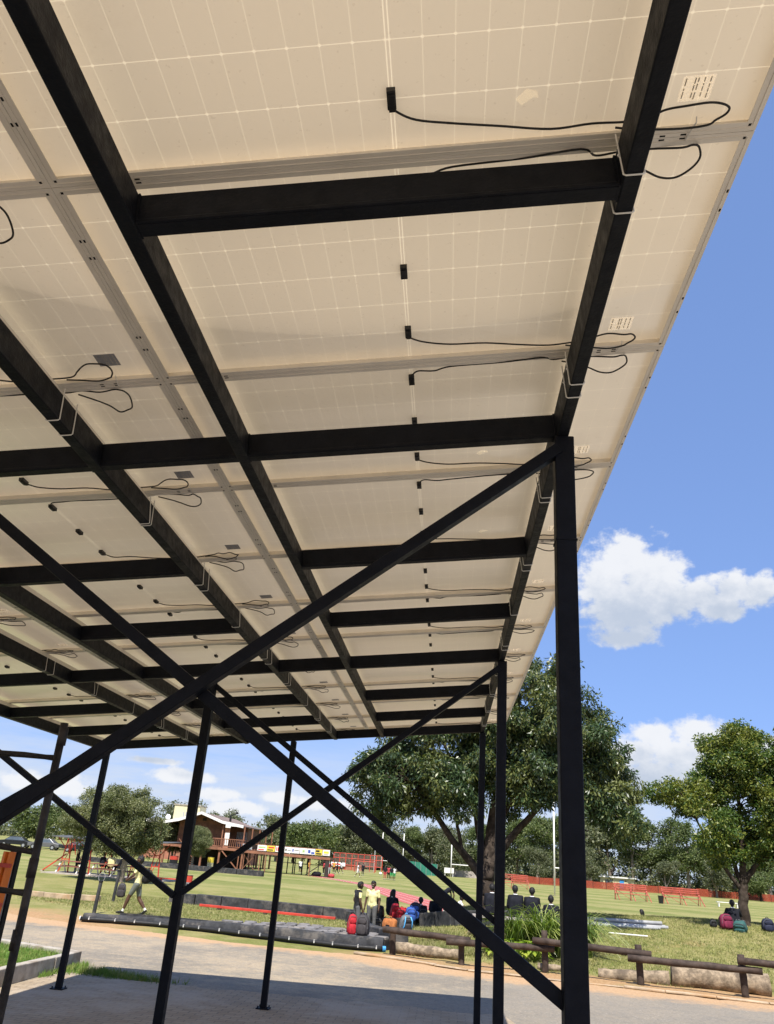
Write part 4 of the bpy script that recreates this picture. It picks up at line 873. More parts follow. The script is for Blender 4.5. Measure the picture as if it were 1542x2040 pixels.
def net_material(name, c, alpha):
    m, t, b = material(name); tc = t.new('ShaderNodeTexCoord'); P = tc.outputs['Object']
    n = t.noise(P, 2.0, 4, 0.6); t.put(b.inputs['Base Color'], t.mix(n, tuple(v*.6 for v in c), tuple(min(1, v*1.3) for v in c))); b.inputs['Roughness'].default_value = 0.8
    t.put(b.inputs['Alpha'], t.lerp(t.noise(P, 14, 3, 0.6), 0.3, 0.7, max(0, alpha-.15), min(1, alpha+.15))); return m
M_NET = net_material('orange_net', (0.36, 0.065, 0.03), 0.62); M_GNET = net_material('green_net', (0.03, 0.22, 0.15), 0.8); M_MESH = net_material('wire_mesh', (0.3, 0.2, 0.17), 0.16)
def part(root, name, m, build, bevel=0.0, smooth=None):
    mb = MB(); build(mb); o = mb.build(name, m, root, bevel, smooth); o.location = -root.location; return o
# ---- wooden clubhouse on stilts
ch = thing('clubhouse', 'brown wooden clubhouse on stilts with balcony and white gable trim', 'building', (-24.5, 90, 0))
PROF = [(-29.3, 3.74), (-27.3, 4.16), (-25.05, 4.95), (-22.8, 4.22), (-20.55, 3.92)]
def roof(mb):
    for i in range(4):
        (a, b), (c, d) = PROF[i], PROF[i+1]
        mb.hexa([(a, 84.6, b), (c, 84.6, d), (c, 99, d), (a, 99, b), (a, 84.6, b+.09), (c, 84.6, d+.09), (c, 99, d+.09), (a, 99, b+.09)])
part(ch, 'roof', M_ROOF, roof)
rf = ch.children[0]
def fascia(mb):
    for i in range(4):
        (a, b), (c, d) = PROF[i], PROF[i+1]; mb.hexa([(a, 84.54, b-.10), (c, 84.54, d-.10), (c, 84.595, d-.10), (a, 84.595, b-.10), (a, 84.54, b+.16), (c, 84.54, d+.16), (c, 84.595, d+.16), (a, 84.595, b+.16)])
o = part(ch, 'fascia', M_WHITE, fascia)
def cowl(mb): mb.tube([(-23.4, 90, 4.5), (-23.4, 90, 5.0)], .12, 10); mb.tube([(-23.55, 90, 5.0), (-22.85, 90, 5.35)], .05, 8); mb.blob((-22.75, 90, 5.4), (.16, .16, .1), 8, 5)
part(ch, 'chimney_cowl', M_BLACK, cowl)
part(ch, 'gable_wall', M_BRWOOD, lambda mb: mb.add([(-27.6, 86, 1.9), (-22.8, 86, 1.9), (-22.8, 86, 4.2), (-25.05, 86, 4.93), (-27.3, 86, 4.13), (-27.6, 86, 4.08), (-27.6, 86.15, 1.9), (-22.8, 86.15, 1.9), (-22.8, 86.15, 4.2), (-25.05, 86.15, 4.93), (-27.3, 86.15, 4.13), (-27.6, 86.15, 4.08)], [(0, 1, 2, 3, 4, 5), (11, 10, 9, 8, 7, 6), (1, 7, 8, 2), (0, 5, 11, 6), (0, 6, 7, 1)]))
for k in range(11): part(ch, 'weatherboard', M_BRWOOD, lambda mb, k=k: mb.hexa([(-27.6, 85.965, 1.92+.2*k), (-22.8, 85.965, 1.92+.2*k), (-22.8, 86, 1.92+.2*k), (-27.6, 86, 1.92+.2*k), (-27.6, 85.99, 2.1+.2*k), (-22.8, 85.99, 2.1+.2*k), (-22.8, 86, 2.1+.2*k), (-27.6, 86, 2.1+.2*k)]))
part(ch, 'gable_vent', M_DARKW, lambda mb: mb.box(-25.25, -24.85, 85.94, 85.99, 4.28, 4.55))
part(ch, 'balcony_wall', M_BRWOOD, lambda mb: mb.box(-22.8, -20.9, 88.2, 88.35, 1.9, 4.0))
part(ch, 'window', M_CURT, lambda mb: [mb.box(-22.0+.16*i, -21.9+.16*i, 88.1, 88.19, 2.1, 3.5) for i in range(7)])
part(ch, 'side_wall', M_BRWOOD, lambda mb: mb.box(-21.05, -20.9, 88.36, 95, 1.9, 3.95))
part(ch, 'balcony_floor', M_BRWOOD2, lambda mb: mb.box(-28.6, -20.3, 84.8, 99, 1.66, 1.88))
part(ch, 'under_wall', M_DARKW, lambda mb: mb.box(-27, -20.8, 89, 89.2, 0, 1.66))
for x in (-28.5, -26.6, -24.6, -22.75, -20.4):
    part(ch, 'stilt', M_BRWOOD2, lambda mb, x=x: mb.box(x-.09, x+.09, 84.95, 85.13, 0, 1.66), 0)
for y in (88.5, 92, 95.5, 98.8): part(ch, 'stilt', M_BRWOOD2, lambda mb, y=y: mb.box(-20.5, -20.32, y-.09, y+.09, 0, 1.66))
for x in (-29.1, -22.7, -20.45): part(ch, 'veranda_post', M_BRWOOD2, lambda mb, x=x: mb.box(x-.06, x+.06, 84.9, 85.02, 1.88, 3.95))
for y in (88.5, 92, 95.5, 98.8): part(ch, 'veranda_post', M_BRWOOD2, lambda mb, y=y: mb.box(-20.5, -20.38, y-.06, y+.06, 1.88, 3.92))
for a, b in (((-22.7, 84.9, .1), (-20.6, 84.9, 1.55)), ((-22.5, 84.85, 1.6), (-20.8, 84.85, .05))): part(ch, 'cross_brace', M_BRWOOD2, lambda mb, a=a, b=b: mb.bar(a, b, .1, .06, (0, 1, 0)))
part(ch, 'handrail', M_BRWOOD2, lambda mb: (mb.box(-23.6, -20.35, 84.88, 84.98, 2.66, 2.74), mb.box(-23.6, -20.35, 84.9, 84.96, 1.98, 2.04)))
for i in range(17): part(ch, 'baluster', M_BRWOOD2, lambda mb, i=i: mb.box(-23.55+i*.197-.025, -23.55+i*.197+.025, 84.9, 84.96, 2.04, 2.66))
part(ch, 'side_handrail', M_BRWOOD2, lambda mb: mb.box(-20.4, -20.32, 85, 98.8, 2.62, 2.7))
for i in range(9): part(ch, 'stair_tread', M_BRWOOD2, lambda mb, i=i: mb.box(-26.6+i*.16, -26.3+i*.16, 83.8, 84.7, 1.6-i*.19, 1.65-i*.19))
part(ch, 'stair_rail', M_BRWOOD2, lambda mb: mb.bar((-26.7, 83.75, 2.4), (-25.1, 83.75, .8), .07, .07))
for i, x in enumerate((-28.8, -28.2, -27.6, -27.0)): part(ch, 'thin_post', M_DARKW, lambda mb, x=x: mb.box(x-.05, x+.05, 86, 86.1, 0, 1.66))
# ---- viewing deck with advertising boards
vd = thing('viewing_deck', 'long raised viewing deck on thin posts right of the clubhouse', 'deck', (-15.5, 84, 0))
part(vd, 'deck_beam', M_BRWOOD2, lambda mb: mb.hexa([(-20.3, 81.95, 1.60), (-11.1, 81.95, 1.50), (-11.1, 85, 1.50), (-20.3, 85, 1.60), (-20.3, 81.95, 1.82), (-11.1, 81.95, 1.72), (-11.1, 85, 1.72), (-20.3, 85, 1.82)]))
rn = random.Random(6)
for i in range(17):
    x = -20.1+i*.55+rn.uniform(-.1, .1); y = rn.choice((82.1, 83.4, 84.8)); w = rn.choice((.035, .045, .05))
    part(vd, 'post', M_DARKW if y > 82.5 else M_BRWOOD2, lambda mb, x=x, y=y, w=w: mb.box(x-w, x+w, y-w, y+w, 0, 1.56))
part(vd, 'end_post', M_DARKW, lambda mb: mb.box(-11.55, -11.2, 82.0, 82.3, 0, 1.5))
part(vd, 'end_brace', M_DARKW, lambda mb: mb.bar((-13.4, 82.2, .05), (-11.5, 82.2, 1.4), .08, .06, (0, 1, 0)))
for a, b in (((-19.6, 82.2, .1), (-18.4, 82.2, 1.5)), ((-19.6, 82.25, 1.5), (-18.4, 82.25, .1))): part(vd, 'cross_brace', M_BRWOOD, lambda mb, a=a, b=b: mb.bar(a, b, .07, .06, (0, 1, 0)))
part(vd, 'rail', M_BRWOOD2, lambda mb: mb.box(-20.3, -11.15, 82.02, 82.08, 2.38, 2.44))
for i in range(46): part(vd, 'picket', M_BRWOOD2, lambda mb, i=i: mb.box(-20.2+i*.198, -20.13+i*.198, 82.03, 82.07, 1.78, 1.96))
INK = {'r': simple('ink_red', (0.6, 0.03, 0.03)), 'k': simple('ink_black', (0.02, 0.02, 0.02)), 'b': simple('ink_blue', (0.04, 0.08, 0.35)), 'o': simple('ink_orange', (0.75, 0.3, 0.03)), 'g': simple('ink_green', (0.35, 0.5, 0.2)), 'y': M_YEL}
BOARDS = [(-19.75, .95, 'grey', [('o', .1, .9, .35, .6), ('k', .1, .9, .05, .15)]), (-18.26, .92, 'white', [('r', .08, .7, .1, .3), ('g', .1, .85, .5, .75)]), (-17.36, .80, 'yellow', [('k', .1, .8, .15, .35), ('r', .2, .9, .55, .8)]), (-16.50, .72, 'white', [('r', .1, .22, .2, .85), ('r', .3, .42, .2, .85), ('r', .42, .62, .2, .35), ('k', .7, .8, .2, .8)]),
          (-15.6, .68, 'white', [('k', .1, .3, .3, .7), ('k', .4, .9, .4, .5)]), (-14.9, .76, 'white', [('b', .08, .25, .25, .75), ('k', .32, .9, .5, .62)]), (-14.1, .72, 'white', [('g', .35, .65, .3, .7), ('g', .2, .8, .15, .22)]), (-13.36, .74, 'white', [('b', .08, .4, .2, .8), ('b', .5, .92, .1, .45)]), (-12.58, .66, 'yellow', [('k', .1, .9, .1, .35), ('k', .05, .6, .5, .85)]), (-11.88, .70, 'white', [('y', .15, .85, .35, .75), ('k', .2, .8, .15, .22)])]
LAB = ['grey advertising board with an orange line next to the balcony', 'white advertising board with red and green print next to the yellow one', 'bright yellow advertising board on the deck rail', 'white advertising board with tall red letters on the deck rail', 'white board with small black print just left of the blue-marked ones', 'white board with a dark blue figure and thin black line', 'pale board with a small green emblem', 'white board with dark blue panels', 'orange and black advertising board near the deck end', 'white board with yellow print at the deck end']
for (x, w, base, ink), lab in zip(BOARDS, LAB):
    bd = thing('advertising_board', lab, 'sign board', (x, 81.97, 1.88), group='boards on the viewing deck'); m0 = {'grey': M_GREY, 'white': M_WHITE, 'yellow': M_YEL}[base]
    mb = MB(); mb.box(0, w, -.02, .02, 0, .5); mb.build('panel', m0, bd)
    for c, a, b, e, f in ink: mb = MB(); mb.box(a*w, b*w, -.0255, -.0215, e*.5, f*.5); mb.build('print', INK[c], bd)
# ---- building behind the clubhouse
bb = thing('brick_building', 'low red brick building with cream tower behind the clubhouse', 'building', (-33, 112, 0))
part(bb, 'wall', M_BRICK, lambda mb: mb.box(-40, -26, 110, 118, 0, 4.3)); part(bb, 'roof', M_WHITE, lambda mb: mb.box(-40.4, -25.6, 109.6, 118.4, 4.31, 4.75))
part(bb, 'tower', M_CREAM, lambda mb: mb.box(-36.7, -33.2, 111, 114, 4.76, 6.7)); part(bb, 'tower_cap', M_CONC, lambda mb: mb.box(-36.8, -33.1, 110.9, 114.1, 6.71, 6.85))
for i in range(9): part(bb, 'window', M_WHITE, lambda mb, i=i: mb.box(-39.5+i*1.5, -38.7+i*1.5, 109.93, 110.0, 2.2, 3.7))
for i in range(3): part(bb, 'emblem_bar', M_GREY, lambda mb, i=i: mb.box(-35.4+i*.35, -35.25+i*.35, 110.95, 110.99, 5.2, 5.9))
part(bb, 'dish', M_WHITE, lambda mb: mb.blob((-37.2, 110.5, 5.1), (.35, .12, .35), 12, 8))
# ---- red picnic shelters, tables, benches, drums
def shelter(x0, x1, y, zl, zr, label):
    r = thing('picnic_shelter', label, 'shelter', ((x0+x1)/2, y, 0), group='picnic shelters')
    part(r, 'roof', M_ROOFG, lambda mb: mb.hexa([(x0, y-1.2, zl), (x1, y-1.2, zr), (x1, y+1.4, zr+.1), (x0, y+1.4, zl+.1), (x0, y-1.2, zl+.045), (x1, y-1.2, zr+.045), (x1, y+1.4, zr+.145), (x0, y+1.4, zl+.145)]))
    n = 3 if x1-x0 > 3 else 2
    for i in range(n):
        xc = x0+(x1-x0)*(i+.65)/(n+.3); zt = zl+(zr-zl)*(xc-x0)/(x1-x0)
        for s in (-1, 1): part(r, 'leg', M_RED, lambda mb, s=s: mb.bar((xc+s*.28, y-.6, 0), (xc+s*.09, y-.5, zt), .05, .05))
        part(r, 'tie', M_RED, lambda mb: mb.bar((xc-.2, y-.55, .7), (xc+.2, y-.55, .7), .04, .04)); part(r, 'tie', M_RED, lambda mb: mb.bar((xc-.14, y-.52, 1.25), (xc+.14, y-.52, 1.25), .04, .04))
        part(r, 'knee', M_RED, lambda mb: mb.bar((xc+.1, y-.5, 1.2), (min(x1-.1, xc+.75), y-.5, zt), .035, .035)); part(r, 'knee', M_RED, lambda mb: mb.bar((xc-.1, y-.5, 1.2), (max(x0+.1, xc-.75), y-.5, zt), .035, .035)); part(r, 'diagonal', M_RED, lambda mb: mb.bar((xc-.25, y-.58, .1), (xc+.13, y-.53, 1.2), .03, .03))
    return r
shelter(-21.6, -17.7, 46.6, 1.78, 1.70, 'left picnic shelter with grey sheet roof and red steel legs'); shelter(-17.2, -14.7, 45.6, 1.74, 1.86, 'right picnic shelter with its red underside tilted up behind the tree')
part_slab = MB(); part_slab.box(-21.3, -14.8, 44.4, 47.6, 0.0, .05); tag(part_slab.build('concrete_slab', M_CONC), kind='structure')
def stay(p, q, lab):
    t_ = thing('shelter_stay', lab, 'stay', (p[0], p[1], 0), group='shelter stays'); part(t_, 'bar', M_RED, lambda mb: mb.bar(p, q, .06, .06)); part(t_, 'foot', M_CONC, lambda mb: mb.box(p[0]-.08, p[0]+.08, p[1]-.08, p[1]+.08, 0, .05))
stay((-22.3, 46.6, .02), (-21.1, 46.6, .95), 'orange-red sloping stay at the left end of the picnic shelter')
def table(x, y, L, label):
    r = thing('picnic_table', label, 'picnic table', (x, y, .05), group='picnic tables')
    for dy in (-.22, 0, .22): part(r, 'plank', M_TABLE, lambda mb, dy=dy: mb.box(x-L/2, x+L/2, y+dy-.1, y+dy+.1, .6, .64))
    for dy in (-.55, .55): part(r, 'seat', M_TABLE, lambda mb, dy=dy: mb.box(x-L/2, x+L/2, y+dy-.11, y+dy+.11, .36, .40))
    for sx in (-.38, .38):
        for s in (-1, 1): part(r, 'leg', M_WHITE, lambda mb, s=s, sx=sx: mb.bar((x+sx*L, y+s*.6, .05), (x+sx*L, y+s*.15, .6), .05, .05))
        part(r, 'bearer', M_WHITE, lambda mb, sx=sx: mb.bar((x+sx*L, y-.6, .34), (x+sx*L, y+.6, .34), .04, .04))
table(-20.2, 45.6, 1.5, 'picnic table with white legs under the left shelter'); table(-18.2, 45.3, 1.5, 'picnic table with white legs left of the tree trunk'); table(-16.3, 44.6, 1.4, 'picnic table with white legs right of the tree trunk')
r = thing('red_bench', 'long red bench on the lawn beside the red and grey drum', 'bench', (-13.7, 42.7, 0)); part(r, 'seat', M_RED, lambda mb: mb.box(-14.5, -12.9, 42.55, 42.85, .25, .30))
for x in (-14.2, -13.2): part(r, 'leg', M_RED, lambda mb, x=x: mb.box(x-.04, x+.04, 42.62, 42.78, 0, .25))
def drum(x, y, rad, h, bands, label):
    r = thing('drum', label, 'drum', (x, y, 0), group='drums on the lawn'); z = 0
    for f, m in bands: part(r, 'band', m, lambda mb, z=z, f=f: mb.lathe([(rad, z*h+.001), (rad, (z+f)*h-.012), (rad+.012, (z+f)*h-.008), (rad+.012, (z+f)*h-.001)], (x, y, 0), 20), smooth=False); z += f
    part(r, 'rim', M_BLACK, lambda mb: mb.tube([(x+rad*math.cos(a), y+rad*math.sin(a), h) for a in np.linspace(0, 6.283, 21)[:-1]], .014, 6, closed=True)); return r
d = drum(-12.55, 41.9, .19, .52, ((.42, M_GREY), (.58, M_RED)), 'red and grey drum at the end of the red bench')
part(d, 'lettering', INK['k'], lambda mb: (mb.box(-12.68, -12.60, 41.70, 41.705, .06, .17), mb.box(-12.57, -12.50, 41.70, 41.705, .06, .17)))
drum(-23.85, 74.3, .36, .92, ((.33, M_RED), (.34, M_BLACK), (.33, M_RED)), 'red and black banded drum before the clubhouse stilts'); drum(-22.85, 82.6, .30, .95, ((.5, M_CREAM), (.5, M_YEL)), 'yellow drum by the tree at the clubhouse')
# ---- parked cars under the far left trees
def car(x, y, rz, m, label):
    r = thing('parked_car', label, 'car', (x, y, 0), rz, 'cars parked under the far trees')
    mb = MB(); pr_ = [(-2.0, .35), (-2.05, .75), (-1.3, .85), (-.7, 1.3), (.75, 1.32), (1.35, .88), (2.0, .78), (2.05, .35)]; k = len(pr_)
    mb.add([(a, -.8+(.12 if z > 1.2 else 0), z) for a, z in pr_]+[(a, .8-(.12 if z > 1.2 else 0), z) for a, z in pr_], [tuple(range(k)), tuple(range(2*k-1, k-1, -1))]+[(i, k+i, k+(i+1) % k, (i+1) % k) for i in range(k)]); mb.build('body', m, r, .05)
    for s in (-1, 1): mb = MB(); mb.add([(-1.15, s*.805, .88), (1.2, s*.805, .9), (.7, s*.70, 1.25), (-.65, s*.70, 1.24)], [(0, 1, 2, 3)]); mb.build('window', M_GLASS, r)
    for a in (-1.25, 1.25):
        for s in (-.75, .75):
            mb = MB(); mb.tube([(a, s-.1, .32), (a, s+.1, .32)], .32, 14); w = mb.build('wheel', M_BLACK, r); mb = MB(); mb.tube([(a, s-.11, .32), (a, s+.11, .32)], .18, 10); mb.build('rim', M_GALV, w)
M_CARD = simple('dark_car_paint', (0.02, 0.022, 0.028), 0.25, 0.3, 0.1); M_CARW = simple('silver_car_paint', (0.16, 0.16, 0.17), 0.3, 0.4, 0.05)
car(-46.5, 106, .2, M_CARD, 'dark car parked nearest the picnic shelter roof'); car(-52.0, 108, .1, M_CARW, 'silver grey car parked between the dark cars'); car(-56.5, 109, .15, M_CARD, 'dark car parked at the left under the trees')
r = thing('red_swing_frame', 'red steel frame on the lawn at the far left', 'frame', (-41.5, 92, 0))
for x in (-41.8, -41.1): part(r, 'leg', M_RED, lambda mb, x=x: mb.bar((x-.2, 92, 0), (x, 92, 1.7), .06, .06)); part(r, 'leg', M_RED, lambda mb, x=x: mb.bar((x+.2, 92.6, 0), (x, 92, 1.7), .06, .06))
part(r, 'crossbar', M_RED, lambda mb: mb.bar((-41.9, 92, 1.7), (-41.0, 92, 1.7), .06, .06))
# ---- bleachers
def bleacher(x, y, w, rz, label):
    r = thing('bleacher', label, 'bleacher', (x, y, 0), rz, 'red bleachers by the field')
    def p_(name, f): mb = MB(); f(mb); mb.build(name, M_RED2, r)
    for i, (dy, z) in enumerate(((-.5, .62), (-.1, .86), (.3, 1.1))):
        p_('seat', lambda mb: mb.box(-w/2-.1, w/2+.1, dy-.12, dy+.12, z-.06, z))
    p_('back_rail', lambda mb: mb.box(-w/2-.1, w/2+.1, .42, .49, 1.38, 1.46)); p_('back_rail', lambda mb: mb.box(-w/2-.1, w/2+.1, .43, .48, 1.2, 1.27))
    for i in range(3):
        a = -w/2+w*i/2; p_('frame_leg', lambda mb: mb.bar((a, .47, 0), (a, .47, 1.45), .06, .06)); p_('frame_leg', lambda mb: mb.bar((a, .45, 1.1), (a+.35, -1.0, 0), .06, .06)); p_('stringer', lambda mb: mb.bar((a, -.6, .55), (a, .45, 1.08), .05, .06)); p_('foot_leg', lambda mb: mb.bar((a, -.55, .6), (a+.02, -.45, 0), .05, .05))
    for i in range(2): a = -w/2+w*i/2; p_('brace', lambda mb: mb.bar((a, .46, 1.0), (a+w/2, .46, .1), .035, .035))
bleacher(17.9, 86.5, 2.9, -.12, 'left red bleacher by the black bin'); bleacher(22.5, 86, 3.3, -.12, 'right red bleacher by the black bin'); bleacher(7.3, 98, 3.4, -.1, 'red bleacher seen left of the nearest column')
r = thing('black_bin', 'black bin standing between the two red bleachers', 'bin', (20.25, 84.5, 0)); part(r, 'body', M_BLACK, lambda mb: mb.hexa([(20.08, 84.35, 0), (20.42, 84.35, 0), (20.42, 84.65, 0), (20.08, 84.65, 0), (20.04, 84.3, .62), (20.46, 84.3, .62), (20.46, 84.7, .62), (20.04, 84.7, .62)])); part(r, 'lid', M_BLACK, lambda mb: mb.box(20.02, 20.48, 84.28, 84.72, .625, .67))
r = thing('white_bench', 'small white bench on the field near the right tree', 'bench', (28.5, 91, 0)); part(r, 'seat', M_WHITE, lambda mb: mb.box(27.3, 29.5, 90.8, 91.2, .4, .46))
for x in (27.5, 29.3): part(r, 'leg', M_WHITE, lambda mb, x=x: mb.box(x-.05, x+.05, 90.85, 91.15, 0, .4))
# ---- goal posts
def goal(p, q, h, bar, rad, label):
    r = thing('rugby_posts', label, 'goal posts', ((p[0]+q[0])/2, (p[1]+q[1])/2, 0), group='goal posts')
    for a in (p, q): part(r, 'upright', M_WHITE, lambda mb, a=a: mb.tube([(a[0], a[1], 0), (a[0], a[1], h)], rad, 10), smooth=True)
    part(r, 'crossbar', M_WHITE, lambda mb: mb.tube([(p[0], p[1], bar), (q[0], q[1], bar)], rad*.9, 10), smooth=True)
goal((9.95, 81), (12.3, 86.2), 8.2, 2.35, .075, 'near white rugby posts behind the nearest column'); goal((.8, 150), (5.6, 150.5), 5.8, 2.05, .09, 'far white rugby posts left of the big tree trunk'); goal((-7.6, 150), (-11.4, 151), 6.4, 1.8, .07, 'thin far goal posts left of the green net')
# ---- nets and fences at the far side
nf = thing('net_fence', 'orange net fence along the far edge of the playing field', 'fence', (36, 155, 0))
xs_ = np.linspace(11, 64, 24); rn = random.Random(12)
for i in range(len(xs_)-1):
    a, b = xs_[i], xs_[i+1]; ya, yb = 146+(a-11)*.28, 146+(b-11)*.28; h1, h2 = 1.15+rn.uniform(-.1, .1), 1.15+rn.uniform(-.1, .1)
    part(nf, 'net_panel', M_NET, lambda mb: mb.hexa([(a, ya, .03), (b, yb, .03), (b, yb+.02, .03), (a, ya+.02, .03), (a, ya, h1), (b, yb, h2), (b, yb+.02, h2), (a, ya+.02, h1)])); part(nf, 'post', M_DWOOD, lambda mb: mb.tube([(a, ya-.04, 0), (a, ya-.04, 1.25)], .035, 6))
rc = thing('red_court_fence', 'tall red framed mesh court fence beyond the viewing deck', 'fence', (-14.5, 140, 0))
for i in range(9): x = -18.4+i; part(rc, 'post', M_RED, lambda mb, x=x: mb.tube([(x, 140, 0), (x, 140, 2.5)], .06, 8))
for z in (2.46, 1.75, .75): part(rc, 'rail', M_RED, lambda mb, z=z: mb.tube([(-18.4, 140, z), (-10.4, 140, z)], .045, 8))
part(rc, 'mesh', M_MESH, lambda mb: mb.box(-18.4, -10.4, 140.0, 140.01, .75, 2.46)); part(rc, 'low_wall', M_BRICK, lambda mb: mb.box(-18.4, -13.6, 140.1, 140.3, 0, .72))
bn = thing('white_banner', 'white banner hung on the red court fence', 'banner', (-17, 139.9, .5)); part(bn, 'cloth', M_WHITE, lambda mb: mb.box(-19.0, -16.4, 139.86, 139.9, .5, 1.05)); part(bn, 'print', INK['r'], lambda mb: mb.box(-18.6, -17.0, 139.85, 139.858, .65, .85))
gate = thing('dark_goal_frame', 'dark red football goal frame on the field before the court fence', 'goal', (-12, 128, 0))
for x in (-13.6, -10.6): part(gate, 'upright', M_RED, lambda mb, x=x: mb.tube([(x, 128, 0), (x, 128, 1.5)], .05, 8))
part(gate, 'crossbar', M_RED, lambda mb: mb.tube([(-13.6, 128, 1.5), (-10.6, 128, 1.5)], .05, 8)); part(gate, 'net', M_MESH, lambda mb: mb.box(-13.6, -10.6, 128.6, 128.61, 0, 1.4))
gn = thing('green_net_enclosure', 'green netted practice enclosure on the far side of the field', 'net enclosure', (-4.5, 150, 0))
for i in range(7): x = -7.3+i*.95; part(gn, 'post', M_GALV, lambda mb, x=x, i=i: mb.tube([(x, 149.9+i*.3, 0), (x, 149.9+i*.3, 2.15-.04*i)], .04, 8)); 
for i in range(6): x = -7.3+i*.95; part(gn, 'net_panel', M_GNET, lambda mb, x=x, i=i: mb.hexa([(x, 150+i*.3, 0), (x+.95, 150.3+i*.3, 0), (x+.95, 150.32+i*.3, 0), (x, 150.02+i*.3, 0), (x, 150+i*.3, 2.1-.04*i), (x+.95, 150.3+i*.3, 2.06-.04*i), (x+.95, 150.32+i*.3, 2.06-.04*i), (x, 150.02+i*.3, 2.1-.04*i)]))
pf = thing('paling_fence', 'grey paling fence behind the far rugby posts', 'fence', (4, 160, 0))
for i in range(26): x = 1.4+i*.22; part(pf, 'paling', M_PALING, lambda mb, x=x: mb.box(x, x+.2, 162, 162.04, 0, 1.15+.06*math.sin(x*9)))
sb = thing('score_board', 'white board on two legs beside the far rugby post', 'board', (.5, 155, 0)); part(sb, 'panel', M_WHITE, lambda mb: mb.box(-.35, 1.35, 155, 155.06, .6, 1.45))
for x in (-.2, 1.2): part(sb, 'leg', M_WHITE, lambda mb, x=x: mb.box(x-.05, x+.05, 155.07, 155.15, 0, 1.4))
lp = thing('floodlight_pole', 'thin pale pole rising behind the red court fence', 'pole', (-12.2, 146, 0)); part(lp, 'pole', M_GREYPOLE, lambda mb: mb.tube([(-12.2, 146, 0), (-12.2, 146, 4.3)], .07, 8)); part(lp, 'lamp', M_GREYPOLE, lambda mb: mb.box(-12.4, -12.0, 145.9, 146.1, 4.3, 4.42))
hut = thing('far_hut', 'pale low hut among the trees behind the right bleacher', 'hut', (33, 172, 0)); part(hut, 'wall', M_CREAM, lambda mb: mb.box(29.5, 36, 170, 174, 0, 1.9)); part(hut, 'roof', M_WHITE, lambda mb: mb.box(29.2, 36.3, 169.6, 174.4, 1.91, 2.15)); part(hut, 'window', M_GLASS, lambda mb: mb.box(30.5, 31.8, 169.9, 169.98, .8, 1.5)); part(hut, 'door', M_BLUE, lambda mb: mb.box(33.2, 34.0, 169.9, 169.98, 0, 1.6))
# ---- running track and sand beside it
mb = MB(); U = [(-13.5, 86), (-10.9, 80.8), (-6.8, 72), (-4.79, 65.4), (-2.91, 58.3), (-1.57, 53), (.34, 44.3), (1.6, 39)]; Lw = [(-13.2, 82.5), (-10.4, 77.3), (-6.4, 67.0), (-4.65, 57), (-3.13, 48.9), (-2.2, 44.7), (-.81, 39.5), (.4, 34.5)]
mb.add([(x, y, .006) for x, y in U]+[(x, y, .006) for x, y in Lw], [(8+i, 9+i, 1+i, i) for i in range(7)]); tag(mb.build('running_track', M_TRACK), kind='structure')
for j in range(4):
    f = (j+.4)/4; mb = MB(); vs = []
    for (a, b), (c, d) in zip(U, Lw): x, y = a+(c-a)*f, b+(d-b)*f; vs += [(x-.015, y, .011), (x+.015, y, .011)]
    mb.add(vs, [(2*i, 2*i+1, 2*i+3, 2*i+2) for i in range(7)]); tag(mb.build('lane_line', M_WHITE), kind='structure')
mb = MB(); mb.add([(x, y, .0065) for x, y in ((-1.6, 37.5), (-.6, 39), (.6, 35.6), (0, 33.5), (-.8, 33.6))], [(4, 3, 2, 1, 0)][::1]); mb.f = [list(reversed(f)) for f in mb.f]; tag(mb.build('sand_pit', M_SAND), kind='structure')
# ================================================================ people
M_SKIN = simple('brown_skin', (0.085, 0.042, 0.026), 0.5, 0, 0.12, 12); M_HAIR = simple('black_hair', (0.008, 0.007, 0.007), 0.6, 0, 0.3, 40, 0.5, 160)
M_SHIRTY = simple('pale_yellow_shirt', (0.72, 0.66, 0.33), 0.8, 0, 0.08, 14, 0.3, 30); M_NAVY = simple('navy_blazer', (0.0055, 0.0065, 0.012), 0.95, 0, 0.25, 14, 0.3, 40); M_VEST = simple('black_vest', (0.014, 0.014, 0.016), 0.8, 0, 0.25, 14, 0.3, 40)
M_TROU = simple('grey_trousers', (0.11, 0.11, 0.115), 0.85, 0, 0.15, 14, 0.3, 30); M_SHORT = simple('grey_green_shorts', (0.12, 0.135, 0.115), 0.85, 0, 0.15, 14, 0.3, 30); M_SHOE = simple('black_shoe', (0.012, 0.012, 0.012), 0.35); M_SOCK = simple('white_sock', (0.75, 0.74, 0.70), 0.85)
M_SWHITE = simple('white_shirt', (0.72, 0.72, 0.71), 0.8, 0, 0.06); M_SRED = simple('red_shirt', (0.45, 0.05, 0.06), 0.8); M_SGREEN = simple('green_shorts', (0.03, 0.32, 0.10), 0.8); M_SAMBER = simple('amber_shirt', (0.6, 0.3, 0.05), 0.8); M_EYE = simple('eye_white', (0.7, 0.68, 0.65), 0.3)
